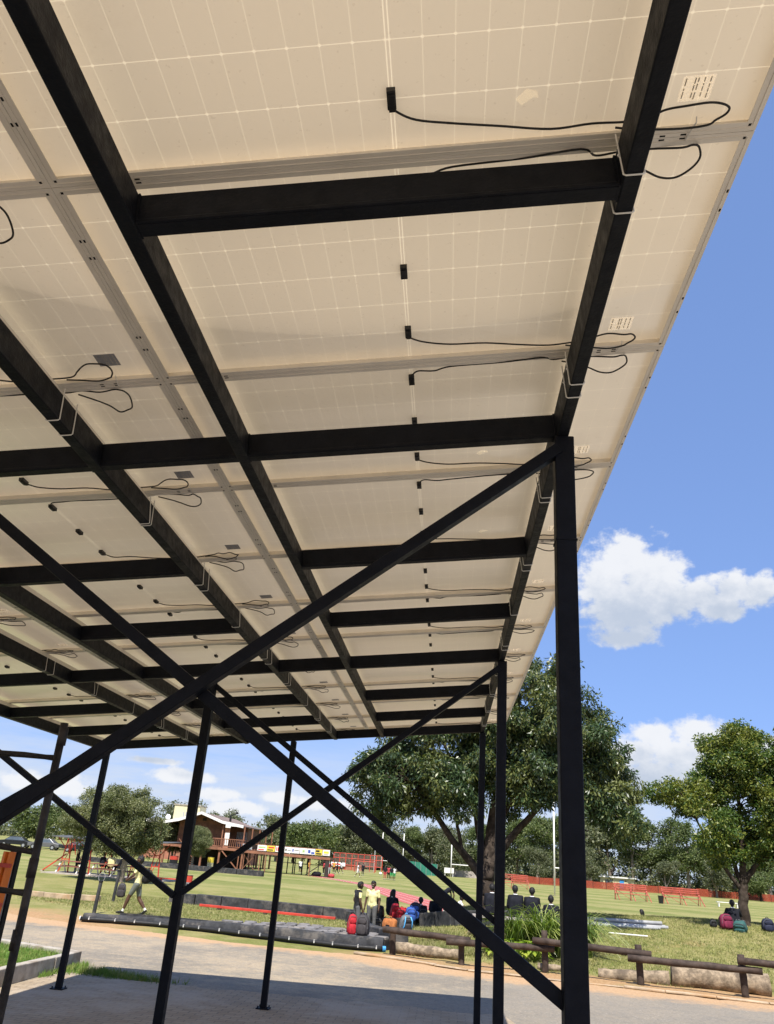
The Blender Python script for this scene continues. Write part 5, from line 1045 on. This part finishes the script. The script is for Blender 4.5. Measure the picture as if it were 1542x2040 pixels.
def pose(kind):
    """joint positions in body heights; forward is +Y, right is +X"""
    P = dict(pel=(0, 0, .53), wai=(0, 0, .61), che=(0, 0, .72), nek=(0, .005, .835), hd=(0, .012, .925), shL=(-.105, 0, .80), shR=(.105, 0, .80), hiL=(-.052, 0, .51), hiR=(.052, 0, .51),
             elL=(-.135, -.01, .635), elR=(.135, -.01, .635), wrL=(-.145, .03, .49), wrR=(.145, .03, .49), knL=(-.058, .01, .28), knR=(.058, .01, .28), anL=(-.06, -.015, .045), anR=(.06, -.015, .045), toL=(-.068, .085, .018), toR=(.068, .085, .018))
    if kind == 'walk':
        P.update(knL=(-.055, .10, .30), anL=(-.055, .17, .05), toL=(-.06, .27, .03), knR=(.055, -.05, .27), anR=(.055, -.20, .085), toR=(.06, -.13, .02), elR=(.14, .05, .66), wrR=(.07, .16, .60), elL=(-.14, .06, .66), wrL=(-.06, .17, .59), hd=(0, .03, .92))
    elif kind == 'stand_look':
        P.update(hd=(.0, .04, .915), wrL=(-.13, .06, .50), wrR=(.13, .05, .47), elR=(.14, -.01, .63))
    elif kind == 'sit':
        P.update(pel=(0, 0, .06), wai=(0, -.01, .14), che=(0, .0, .25), nek=(0, .02, .365), hd=(0, .05, .45), shL=(-.105, .01, .33), shR=(.105, .01, .33), hiL=(-.055, .01, .05), hiR=(.055, .01, .05), knL=(-.08, .24, .06), knR=(.08, .24, .06), anL=(-.08, .24, -.17), anR=(.08, .24, -.17), toL=(-.085, .33, -.2), toR=(.085, .33, -.2), elL=(-.128, .05, .18), elR=(.128, .05, .18), wrL=(-.07, .17, .10), wrR=(.07, .17, .10))
    elif kind == 'ground':
        P.update(pel=(0, 0, .06), wai=(0, .01, .14), che=(0, .04, .25), nek=(0, .08, .36), hd=(0, .11, .445), shL=(-.105, .06, .325), shR=(.105, .06, .325), hiL=(-.055, .01, .06), hiR=(.055, .01, .06), knL=(-.10, .20, .22), knR=(.10, .20, .22), anL=(-.07, .28, .04), anR=(.07, .28, .04), toL=(-.08, .36, .02), toR=(.08, .36, .02), elL=(-.15, .14, .22), elR=(.15, .14, .22), wrL=(-.07, .24, .22), wrR=(.07, .24, .22))
    elif kind == 'bend':
        P.update(pel=(0, -.06, .53), wai=(0, .0, .60), che=(0, .1, .67), nek=(0, .20, .73), hd=(0, .27, .77), shL=(-.105, .17, .70), shR=(.105, .17, .70), elL=(-.12, .22, .54), elR=(.12, .22, .54), wrL=(-.08, .22, .40), wrR=(.08, .22, .40), hiL=(-.052, -.06, .51), hiR=(.052, -.06, .51), knL=(-.06, .02, .29), knR=(.06, -.01, .28))
    elif kind == 'run':
        P.update(knL=(-.055, .12, .33), anL=(-.055, .10, .10), toL=(-.06, .19, .07), knR=(.055, -.04, .27), anR=(.055, -.18, .12), toR=(.06, -.14, .03), elL=(-.14, -.08, .66), wrL=(-.12, .03, .62), elR=(.14, .05, .66), wrR=(.1, .16, .70))
    return {k: Vector(v) for k, v in P.items()}
def person_mesh(kind, zones, fingers, voxel, girl=False):
    """zones: part of the body -> material slot"""
    P = pose(kind); B = []           # (a, b, ra, rb, zone)
    def bone(a, b, ra, rb, z): B.append((Vector(P[a] if isinstance(a, str) else a), Vector(P[b] if isinstance(b, str) else b), ra, rb, z))
    L = lambda a, b, t: P[a].lerp(P[b], t)
    w = .9 if girl else 1.0
    for s in (-1, 1):
        n = 'L' if s < 0 else 'R'
        off = Vector((s*.04, 0, 0)); bone(P['che']+off*1.1, P['che']-Vector((0, 0, .03))+off, .058*w, .055*w, 'top'); bone(P['che']+off, P['wai']+off*.8, .056*w, .05*w, 'top'); bone(P['wai']+off*.8, P['pel']+off, .05, .057, 'top'); bone(P['pel']+off*.9, P['hi'+n], .057, .055, 'leg1')
        bone('che', 'sh'+n, .05, .036*w, 'top'); bone('sh'+n, L('sh'+n, 'el'+n, .6), .034*w, .029, 'sleeve'); bone(L('sh'+n, 'el'+n, .6), 'el'+n, .027, .0235, 'arm'); bone('el'+n, L('el'+n, 'wr'+n, .4), .0235, .023, 'fore'); bone(L('el'+n, 'wr'+n, .4), 'wr'+n, .022, .0155, 'fore')
        d = (P['wr'+n]-P['el'+n]).normalized(); sd = d.cross(Vector((1, 0, 0)))
        sd = sd.normalized() if sd.length > .1 else Vector((0, 1, 0)); q = P['wr'+n]; pn = d.cross(sd)
        bone(q, q+d*.045+sd*.008, .015, .014, 'hand'); bone(q+d*.01+sd*.006, q+d*.045-sd*.01, .013, .012, 'hand')
        if fingers:
            for k, (u, ln) in enumerate(((-.021, .040), (-.007, .047), (.007, .045), (.020, .034))): a = q+d*.045+sd*u; m = a+d*ln*.55; bone(a, m, .0062, .0056, 'hand'); bone(m, m+d*ln*.4+pn*s*.012, .0056, .0046, 'hand')
            a = q+d*.012-sd*.018; bone(a, a+d*.028-sd*.016, .0078, .0066, 'hand'); bone(a+d*.028-sd*.016, a+d*.045-sd*.018, .0066, .0052, 'hand')
        bone('hi'+n, L('hi'+n, 'kn'+n, .75), .058, .042, 'leg1'); bone(L('hi'+n, 'kn'+n, .75), 'kn'+n, .040, .034, 'leg2'); bone('kn'+n, L('kn'+n, 'an'+n, .35), .034, .035, 'shin'); bone(L('kn'+n, 'an'+n, .35), L('kn'+n, 'an'+n, .8), .034, .023, 'shin'); bone(L('kn'+n, 'an'+n, .8), 'an'+n, .023, .021, 'sock')
        bone('an'+n, P['an'+n].lerp(P['to'+n], .6)-Vector((0, 0, .005)), .023, .022, 'shoe'); bone(P['an'+n].lerp(P['to'+n], .5), 'to'+n, .022, .016, 'shoe'); bone('an'+n, P['an'+n]-(P['to'+n]-P['an'+n]).normalized()*.018-Vector((0, 0, .018)), .02, .017, 'shoe')
    if kind in ('sit', 'ground'):
        for s in (-1, 1): bone(P['che']+Vector((s*.055, -.01, .02)), P['pel']+Vector((s*.06, -.01, .03)), .058, .062, 'top'); bone(P['sh'+('L' if s < 0 else 'R')]-Vector((s*.02, 0, .01)), P['che']+Vector((s*.05, 0, 0)), .045, .055, 'top'); bone(P['nek']-Vector((0, 0, .02)), P['sh'+('L' if s < 0 else 'R')]-Vector((s*.03, 0, 0)), .03, .036, 'top')
    bone('wai', 'che', .066*w, .07*w, 'top'); bone('pel', 'wai', .062, .056, 'top'); bone('che', 'nek', .05, .03, 'top'); bone('nek', P['hd']-Vector((0, .005, .03)), .026, .025, 'head')
    h = P['hd']; f = Vector((0, 1, 0)) if kind not in ('bend',) else Vector((0, .6, -.8))
    bone(h+Vector((0, -.008, .012)), h+f*.006+Vector((0, 0, .02)), .052, .051, 'head'); bone(h+f*.014, h+f*.02-Vector((0, 0, .042)), .044, .028, 'head'); bone(h+f*.046+Vector((0, 0, .004)), h+f*.058-Vector((0, 0, .012)), .006, .0085, 'head')
    for s in (-1, 1): bone(h+Vector((s*.046, -.004, -.004)), h+Vector((s*.050, -.006, .010)), .008, .008, 'head')
    bone(h+Vector((0, -.014, .028)), h+f*.010+Vector((0, 0, .036)), .052, .048, 'hair'); bone(h+Vector((0, -.022, .0)), h+Vector((0, -.02, .02)), .049, .051, 'hair')
    if girl == 'long':
        for s in (-.03, 0, .03): bone(h+Vector((s, -.03, .0)), h+Vector((s*1.3, -.045, -.15)), .033, .026, 'hair')
    if girl == 'bun': bone(h+Vector((-.05, -.05, -.01)), h+Vector((-.06, -.05, -.03)), .035, .03, 'hair')
    if girl == 'tuft': bone(h+Vector((0, .0, .06)), h+Vector((0, -.025, .085)), .014, .019, 'hair')
    mb = MB()
    for a, b, ra, rb, z in B:
        d = b-a
        if d.length < 1e-4: d = Vector((0, 0, 1e-3)); b = a+d
        dn = d.normalized(); mb.tube([a-dn*ra*.95, a-dn*ra*.75, a-dn*ra*.4, a, b, b+dn*rb*.4, b+dn*rb*.75, b+dn*rb*.95], [ra*.3, ra*.66, ra*.92, ra, rb, rb*.92, rb*.66, rb*.3], 10)
    me = mb.mesh('tmp'); o = bpy.data.objects.new('tmp', me); C.objects.link(o)
    r = o.modifiers.new('r', 'REMESH'); r.mode = 'VOXEL'; r.voxel_size = voxel; sm = o.modifiers.new('s', 'SMOOTH'); sm.factor = .5; sm.iterations = 2 if fingers else 3
    dg = bpy.context.evaluated_depsgraph_get(); out = bpy.data.meshes.new_from_object(o.evaluated_get(dg)); bpy.data.objects.remove(o)
    n = len(out.polygons); cen = np.empty(n*3); out.polygons.foreach_get('center', cen); cen = cen.reshape(-1, 3); best = np.full(n, 1e9); idx = np.zeros(n, int); names = list(zones)
    for a, b, ra, rb, z in B:
        A, D_ = np.array(a), np.array(b-a); t = np.clip(((cen-A) @ D_)/max(1e-9, D_ @ D_), 0, 1); dist = np.linalg.norm(cen-A-t[:, None]*D_, axis=1)-(ra+(rb-ra)*t)
        m = dist < best; best[m] = dist[m]; idx[m] = names.index(z)
    slots = []
    for z in names:
        if zones[z] not in slots: slots.append(zones[z])
    for m in slots: out.materials.append(m)
    mi = np.array([slots.index(zones[z]) for z in names])[idx]; out.polygons.foreach_set('material_index', mi.astype(np.int32)); out.polygons.foreach_set('use_smooth', np.ones(n, bool)); out.update(); return out, P
def outfit(top, sleeve=None, arm=None, leg=M_TROU, leg2=None, shin=None, sock=M_SOCK, shoe=M_SHOE, skin=M_SKIN, hair=M_HAIR):
    fore = arm or skin
    return dict(top=top, sleeve=sleeve or top, arm=arm or skin, fore=fore, hand=skin, leg1=leg, leg2=leg2 or leg, shin=shin or leg, sock=sock, shoe=shoe, head=skin, hair=hair)
def person(kind, H, loc, rz, zones, label, group=None, fingers=False, voxel=.013, girl=False, face=True):
    me, P = person_mesh(kind, zones, fingers, voxel, girl); root = thing('person', label, 'person', loc, rz, group); root.scale = (H*1.08, H*1.06, H); me.name = 'body'; put('body', me, root)
    if zones['top'] in (M_NAVY, M_VEST):
        mb = MB(); q = P['nek']; mb.tube([(q.x+.032*math.cos(a), q.y+.03*math.sin(a), q.z+.006) for a in np.linspace(0, 6.283, 15)[:-1]], .010, 7, closed=True); mb.build('collar', M_SWHITE if zones['top'] is M_NAVY else M_SHIRTY, root, smooth=True)
    if face:
        h = P['hd']
        for s in (-1, 1): mb = MB(); mb.blob((h.x+s*.017, h.y+.051, h.z+.004), (.0065, .004, .0045), 8, 6); e = mb.build('eye', M_EYE, root); mb = MB(); mb.blob((h.x+s*.017, h.y+.0545, h.z+.004), (.003, .002, .003), 6, 5); mb.build('pupil', M_SHOE, e)
        mb = MB(); mb.blob((h.x, h.y+.05, h.z-.031), (.014, .004, .004), 8, 5); mb.build('mouth', M_EYE if kind == 'stand_face' else M_TABLE, root)
    return root
Hs = 1.38
walker = person('walk', 1.5, (-8.6, 23.95, 0), R(90), outfit(M_SHIRTY, leg=M_SHORT, leg2=M_SKIN, shin=M_SKIN), 'person walking left along the verge in yellow shirt and grey shorts', fingers=True, voxel=.0075, girl='tuft')
person('stand_look', 1.36, (-2.42, 24.35, -.06), R(-60), outfit(M_VEST, M_SHIRTY, None, M_TROU), 'standing person in black vest over yellow shirt, looking down', fingers=True, voxel=.0075)
person('stand_face', 1.36, (-2.05, 24.9, -.04), R(165), outfit(M_SHIRTY, leg=M_TROU), 'standing person in yellow shirt smiling towards the carport', fingers=True, voxel=.0075)
person('sit', 1.34, (-1.98, 25.9, .17), R(-10), outfit(M_VEST, M_SKIN, M_SKIN, M_TROU), 'seated person in black sleeveless top with hair in a bun', girl='bun')
person('sit', 1.38, (-1.62, 26.9, .36), R(-20), outfit(M_NAVY, M_NAVY, M_NAVY, M_TROU), 'seated person with long black hair behind the red bags', girl='long')
person('sit', 1.34, (-.72, 26.2, .25), R(0), outfit(M_NAVY, M_NAVY, M_NAVY, M_TROU), 'seated person in dark blazer right of the blue bags')
person('sit', 1.36, (-.28, 27.4, .34), R(10), outfit(M_NAVY, M_NAVY, M_NAVY, M_TROU), 'seated person whose head shows above the thick brace')
for x, y, z, rz, lab in ((1.78, 22.45, .84, 12, 'left person in navy blazer seated on the plank bench'), (2.19, 22.5, .82, -10, 'right person in navy blazer seated on the plank bench'), (1.2, 22.6, .83, 5, 'person in navy blazer seated half behind the big tree trunk'), (2.72, 22.9, .66, 0, 'person whose head shows above the strap-leaved plants')):
    person('sit', 1.38, (x, y, z-.03), R(rz), outfit(M_NAVY, M_NAVY, M_NAVY, M_TROU), lab, 'people on the plank bench')
pb = thing('plank_bench', 'low plank bench on blocks behind the plants and the tree', 'bench', (1.9, 22.5, gz(1.9, 22.5)))
zb = .80; part(pb, 'plank', M_PALING, lambda mb: mb.box(.7, 3.0, 22.3, 22.65, zb-.06, zb))
for x in (.9, 1.9, 2.85): part(pb, 'block', M_PBLK, lambda mb, x=x: mb.box(x-.12, x+.12, 22.33, 22.62, .1, zb-.061))
person('ground', 1.38, (8.38, 26.45, gz(8.38, 26.45)), R(-15), outfit(M_NAVY, M_NAVY, M_NAVY, M_TROU), 'person seated on the grass behind the maroon backpack')
person('ground', 1.36, (7.95, 36.0, gz(7.95, 36)), R(30), outfit(M_SAMBER, leg=M_TROU), 'person low on the far slope beyond the pale poles', girl='long')
person('bend', 1.4, (0.0, 37.5, gz(0, 37.5)-.02), R(-70), outfit(M_NAVY, leg=M_NAVY), 'person in dark clothes bending forward on the field')
person('ground', 1.38, (.52, 36.0, gz(.52, 36)), R(-80), outfit(M_SWHITE, leg=M_NAVY), 'person in white shirt crouching on the field')
# around the picnic shelter
person('stand_look', 1.4, (-20.45, 46.7, .05), R(-80), outfit(M_VEST, M_SHIRTY, None, M_NAVY), 'person in black standing at the left end of the picnic shelter', 'people at the picnic shelter')
for x, y, rz, o_, lab in ((-19.9, 46.3, 60, outfit(M_SHIRTY, leg=M_NAVY), 'person in yellow shirt seated left of the shelter column'), (-18.75, 46.1, -30, outfit(M_NAVY, M_NAVY, M_NAVY, M_NAVY), 'person in navy seated in the middle of the left shelter'), (-18.2, 46.0, 20, outfit(M_SHIRTY, leg=M_NAVY), 'person in yellow shirt seated beside the navy one'), (-17.3, 45.2, 90, outfit(M_NAVY, M_NAVY, M_NAVY, M_NAVY), 'person in dark clothes seated beside the lawn tree trunk')):
    person('sit', 1.4, (x, y, .45), R(rz), o_, lab, 'people at the picnic shelter', face=False, voxel=.016)
# players far out on the field
FAR = [(-14.82, 87.5, 1.4, 'stand_look', outfit(M_SWHITE, leg=M_NAVY, shin=M_SKIN, leg2=M_SKIN), 200, 'player in white shirt and dark shorts behind the deck posts'), (-14.3, 89.8, 1.3, 'run', outfit(M_SAMBER, leg=M_SHOE), 40, 'player in amber shirt between the deck posts'), (-13.2, 93, 1.35, 'stand_look', outfit(M_SRED, leg=M_SHOE), 120, 'player in red shirt behind the deck end, left one'), (-12.7, 94, 1.35, 'stand_look', outfit(M_SRED, leg=M_SWHITE), 220, 'player in red shirt and white shorts behind the deck end'), (-12.1, 96, 1.3, 'run', outfit(M_NAVY, leg=M_NAVY), 90, 'player in navy right of the red shirts'),
       (-13.4, 103, 1.4, 'stand_look', outfit(M_SAMBER, leg=M_SHOE), 150, 'player in amber shirt just right of the deck end'), (-12.4, 102, 1.4, 'run', outfit(M_SWHITE, leg=M_SHOE, leg2=M_SKIN, shin=M_SKIN), 60, 'player in white shirt running right of the deck end'), (-9.42, 92.4, 1.42, 'walk', outfit(M_SWHITE, leg=M_SWHITE, leg2=M_SKIN, shin=M_SKIN), -90, 'player in pale clothes walking alone in mid field'), (-9.9, 103, 1.4, 'stand_look', outfit(M_NAVY, leg=M_NAVY), 30, 'player in dark clothes behind the walking player'),
       (-6.4, 91.2, 1.42, 'stand_look', outfit(M_NAVY, leg=M_SRED), 180, 'player in red trousers, left of the group of four'), (-6.05, 91.6, 1.42, 'stand_look', outfit(M_SRED, leg=M_SHOE), 160, 'player in dark trousers and red top in the group of four'), (-5.72, 91.1, 1.36, 'stand_look', outfit(M_NAVY, leg=M_SGREEN, shin=M_SKIN), 200, 'player in green shorts in the group of four'), (-5.45, 91.6, 1.36, 'stand_look', outfit(M_SWHITE, leg=M_SGREEN, shin=M_SKIN), 220, 'player in white shirt at the right of the group of four'), (-65, 136, 1.5, 'walk', outfit(M_SWHITE, leg=M_SWHITE), 90, 'person in white far off below the left trees')]
for x, y, h, k, o_, rz, lab in FAR: person(k, h, (x, y, 0), R(rz), o_, lab, 'players on the far field', face=False, voxel=.02)
ball = MB(); ball.blob((-8.9, 118, .18), .2, 12, 8); tag(ball.build('ball', M_SWHITE, smooth=True), 'white ball on the far field', 'ball')
mb = MB(); mb.blob((-10.85, 82.0, .16), (.34, .3, .2), 10, 7, random.Random(1), .15); tag(mb.build('red_bundle', M_SRED, smooth=True), 'red bundle lying at the deck end post', 'bundle')
mb = MB(); mb.blob((-12.35, 82.6, .18), (.5, .3, .24), 10, 7, random.Random(2), .2); tag(mb.build('dark_bundle', M_NAVY, smooth=True), 'dark heap of bags under the deck end', 'bags')
# ================================================================ bags
def cloth(name, c): return simple(name, c, 0.75, 0, 0.25, 11, 0.5, 35, 0.3)
BAGC = dict(red=cloth('red_nylon', (0.42, 0.02, 0.03)), charcoal=cloth('charcoal_nylon', (0.045, 0.04, 0.042)), blue=cloth('blue_nylon', (0.03, 0.085, 0.33)), brown=cloth('tan_leather', (0.42, 0.15, 0.045)), grey=cloth('grey_nylon', (0.13, 0.135, 0.14)), black=cloth('black_nylon', (0.011, 0.011, 0.012)), maroon=cloth('maroon_nylon', (0.15, 0.014, 0.042)), teal=cloth('teal_nylon', (0.03, 0.095, 0.09)), navy=cloth('navy_nylon', (0.018, 0.022, 0.045)), purple=cloth('purple_nylon', (0.075, 0.06, 0.13)), sky=cloth('sky_trim', (0.10, 0.38, 0.70)), dred=cloth('crimson_nylon', (0.33, 0.012, 0.03)))
def sblob(mb, c, r, p=0.55, seg=18, rings=12, top=0.0, seed=0):
    """rounded-box blob, slumped and dented a little"""
    rn = random.Random(seed); ph = [rn.uniform(0, 6.28) for _ in range(4)]; f = lambda v: math.copysign(abs(v)**p, v); vs = []
    for j in range(rings+1):
        b = -math.pi/2+math.pi*j/rings
        for i in range(seg):
            a = 2*math.pi*i/seg; x, y, z = f(math.cos(b))*f(math.cos(a)), f(math.cos(b))*f(math.sin(a)), f(math.sin(b)); k = 1-top*(z+1)/2+.035*math.sin(3*a+ph[0]+2*z)+.03*math.sin(5*z+ph[1]+a)
            vs.append((c[0]+r[0]*x*k, c[1]+r[1]*y*k, c[2]+r[2]*z*(1+.02*math.sin(2*a+ph[2]))))
    mb.add(vs, [(j*seg+i, j*seg+(i+1) % seg, (j+1)*seg+(i+1) % seg, (j+1)*seg+i) for j in range(rings) for i in range(seg)])
def backpack(loc, rz, w, d, h, c1, c2, label, tilt=0.0, trim=None, seed=0, straps=False, group='school bags'):
    r = thing('backpack', label, 'backpack', loc, rz, group); r.rotation_euler = (tilt, 0, rz)
    mb = MB(); sblob(mb, (0, 0, h/2), (w/2, d/2, h/2), .6, 18, 12, .22, seed); mb.build('body', BAGC[c1], r, smooth=True)
    mb = MB(); sblob(mb, (0, -d*.48, h*.3), (w*.38, d*.2, h*.25), .6, 14, 8, .1, seed+1); mb.build('pocket', BAGC[c2], r, smooth=True)
    mb = MB(); sblob(mb, (0, -d*.42, h*.68), (w*.33, d*.13, h*.13), .6, 14, 8, .1, seed+2); mb.build('upper_pocket', BAGC[c2], r, smooth=True)
    mb = MB(); mb.tube([(-.04, d*.1, h*.97), (-.03, d*.1, h*1.05), (0, d*.1, h*1.09), (.03, d*.1, h*1.05), (.04, d*.1, h*.97)], .009, 7); mb.build('handle', BAGC[trim or c2], r, smooth=True)
    for s in (-1, 1): mb = MB(); y = d*.52 if not straps else -d*.5; mb.tube([(s*w*.22, y*.7, h*.93), (s*w*.3, y*1.25, h*.7), (s*w*.33, y*1.3, h*.4), (s*w*.38, y*.8, h*.1)], .014, 7); mb.build('strap', BAGC[trim or c1], r, smooth=True)
    mb = MB(); mb.tube([(-w*.42, -d*.3, h*.35), (-w*.40, -d*.36, h*.7), (-w*.2, -d*.36, h*.9), (w*.2, -d*.36, h*.9), (w*.40, -d*.36, h*.7), (w*.42, -d*.3, h*.35)], .005, 5); mb.build('zip', BAGC['grey'], r); return r
backpack((-2.12, 20.42, .262), R(20), .25, .17, .43, 'red', 'red', 'red backpack standing on the slate paving', .06, 'black', 1); backpack((-1.86, 20.3, .262), R(-15), .33, .2, .44, 'charcoal', 'charcoal', 'charcoal backpack leaning beside the red one', -.05, 'grey', 2)
backpack((-.93, 20.98, .385), R(35), .33, .2, .36, 'grey', 'charcoal', 'grey backpack with light blue straps on the low wall', .2, 'sky', 3, True)
backpack((-1.47, 25.85, .34), R(20), .3, .2, .42, 'dred', 'red', 'crimson backpack on the wall before the long-haired person', .25, 'black', 4); backpack((-1.2, 25.7, .34), R(-25), .34, .22, .34, 'red', 'red', 'bright red bag slumped against the blue bag', .35, None, 5)
backpack((-.98, 25.6, .34), R(10), .36, .24, .36, 'blue', 'blue', 'bright blue bag in front of the dark blue bag', .2, None, 6); backpack((-.85, 25.85, .36), R(-10), .4, .26, .46, 'navy', 'blue', 'dark blue backpack behind the bright blue bag', .05, None, 7); backpack((-.62, 25.75, .25), R(0), .3, .2, .44, 'black', 'black', 'black backpack worn by the seated person in blazer', -.1, None, 8)
backpack((-1.93, 25.45, .1), R(10), .34, .2, .26, 'black', 'charcoal', 'small black bag behind the seated person in sleeveless top', .1, None, 9)
backpack((8.02, 25.95, gz(8.02, 25.95)), R(15), .42, .24, .40, 'maroon', 'maroon', 'maroon backpack on the grass left of the right tree', -.1, 'black', 10); backpack((8.33, 25.75, gz(8.33, 25.75)), R(-30), .40, .26, .30, 'teal', 'teal', 'teal bag slumped against the maroon backpack', .5, 'grey', 11)
backpack((9.2, 26.1, gz(9.2, 26.1)), R(0), .36, .22, .34, 'navy', 'navy', 'navy backpack right of the right tree trunk', .05, 'black', 12); backpack((9.52, 26.0, gz(9.52, 26.0)), R(-10), .30, .2, .38, 'purple', 'purple', 'purple-grey backpack with raised handle at the right edge', 0, 'black', 13); backpack((7.72, 26.2, gz(7.72, 26.2)), R(0), .2, .14, .2, 'black', 'black', 'small black bag left of the maroon backpack', 0, None, 14)
bg_ = thing('holdall', 'tan brown leather bag lying on the low wall', 'bag', (-1.3, 21.2, .385), R(-25), 'school bags'); mb = MB(); sblob(mb, (0, 0, .12), (.19, .1, .12), .5, 18, 10, .12, 20); mb.build('body', BAGC['brown'], bg_, smooth=True)
mb = MB(); mb.box(-.05, .05, -.108, -.098, .03, .10); mb.build('tag', BAGC['black'], bg_); mb = MB(); mb.tube([(-.1, -.06, .2), (-.08, -.08, .28), (.08, -.08, .28), (.1, -.06, .2)], .009, 7); mb.build('handle', BAGC['brown'], bg_, smooth=True)
# the walker's bags
wb = backpack((-8.39, 24.0, .80), R(-90), .28, .17, .38, 'black', 'black', 'black backpack on the walking person', 0, None, 30)
hb = backpack((-8.98, 23.8, .42), R(10), .26, .12, .36, 'charcoal', 'charcoal', 'dark bag carried in front by the walking person', 0, None, 31)
# drink crates of tangled straps behind the red bag: dark teal heap
hp = backpack((-2.0, 23.4, .02), R(5), .42, .28, .30, 'teal', 'black', 'dark teal bag heaped at the feet of the standing people', .15, 'sky', 32)
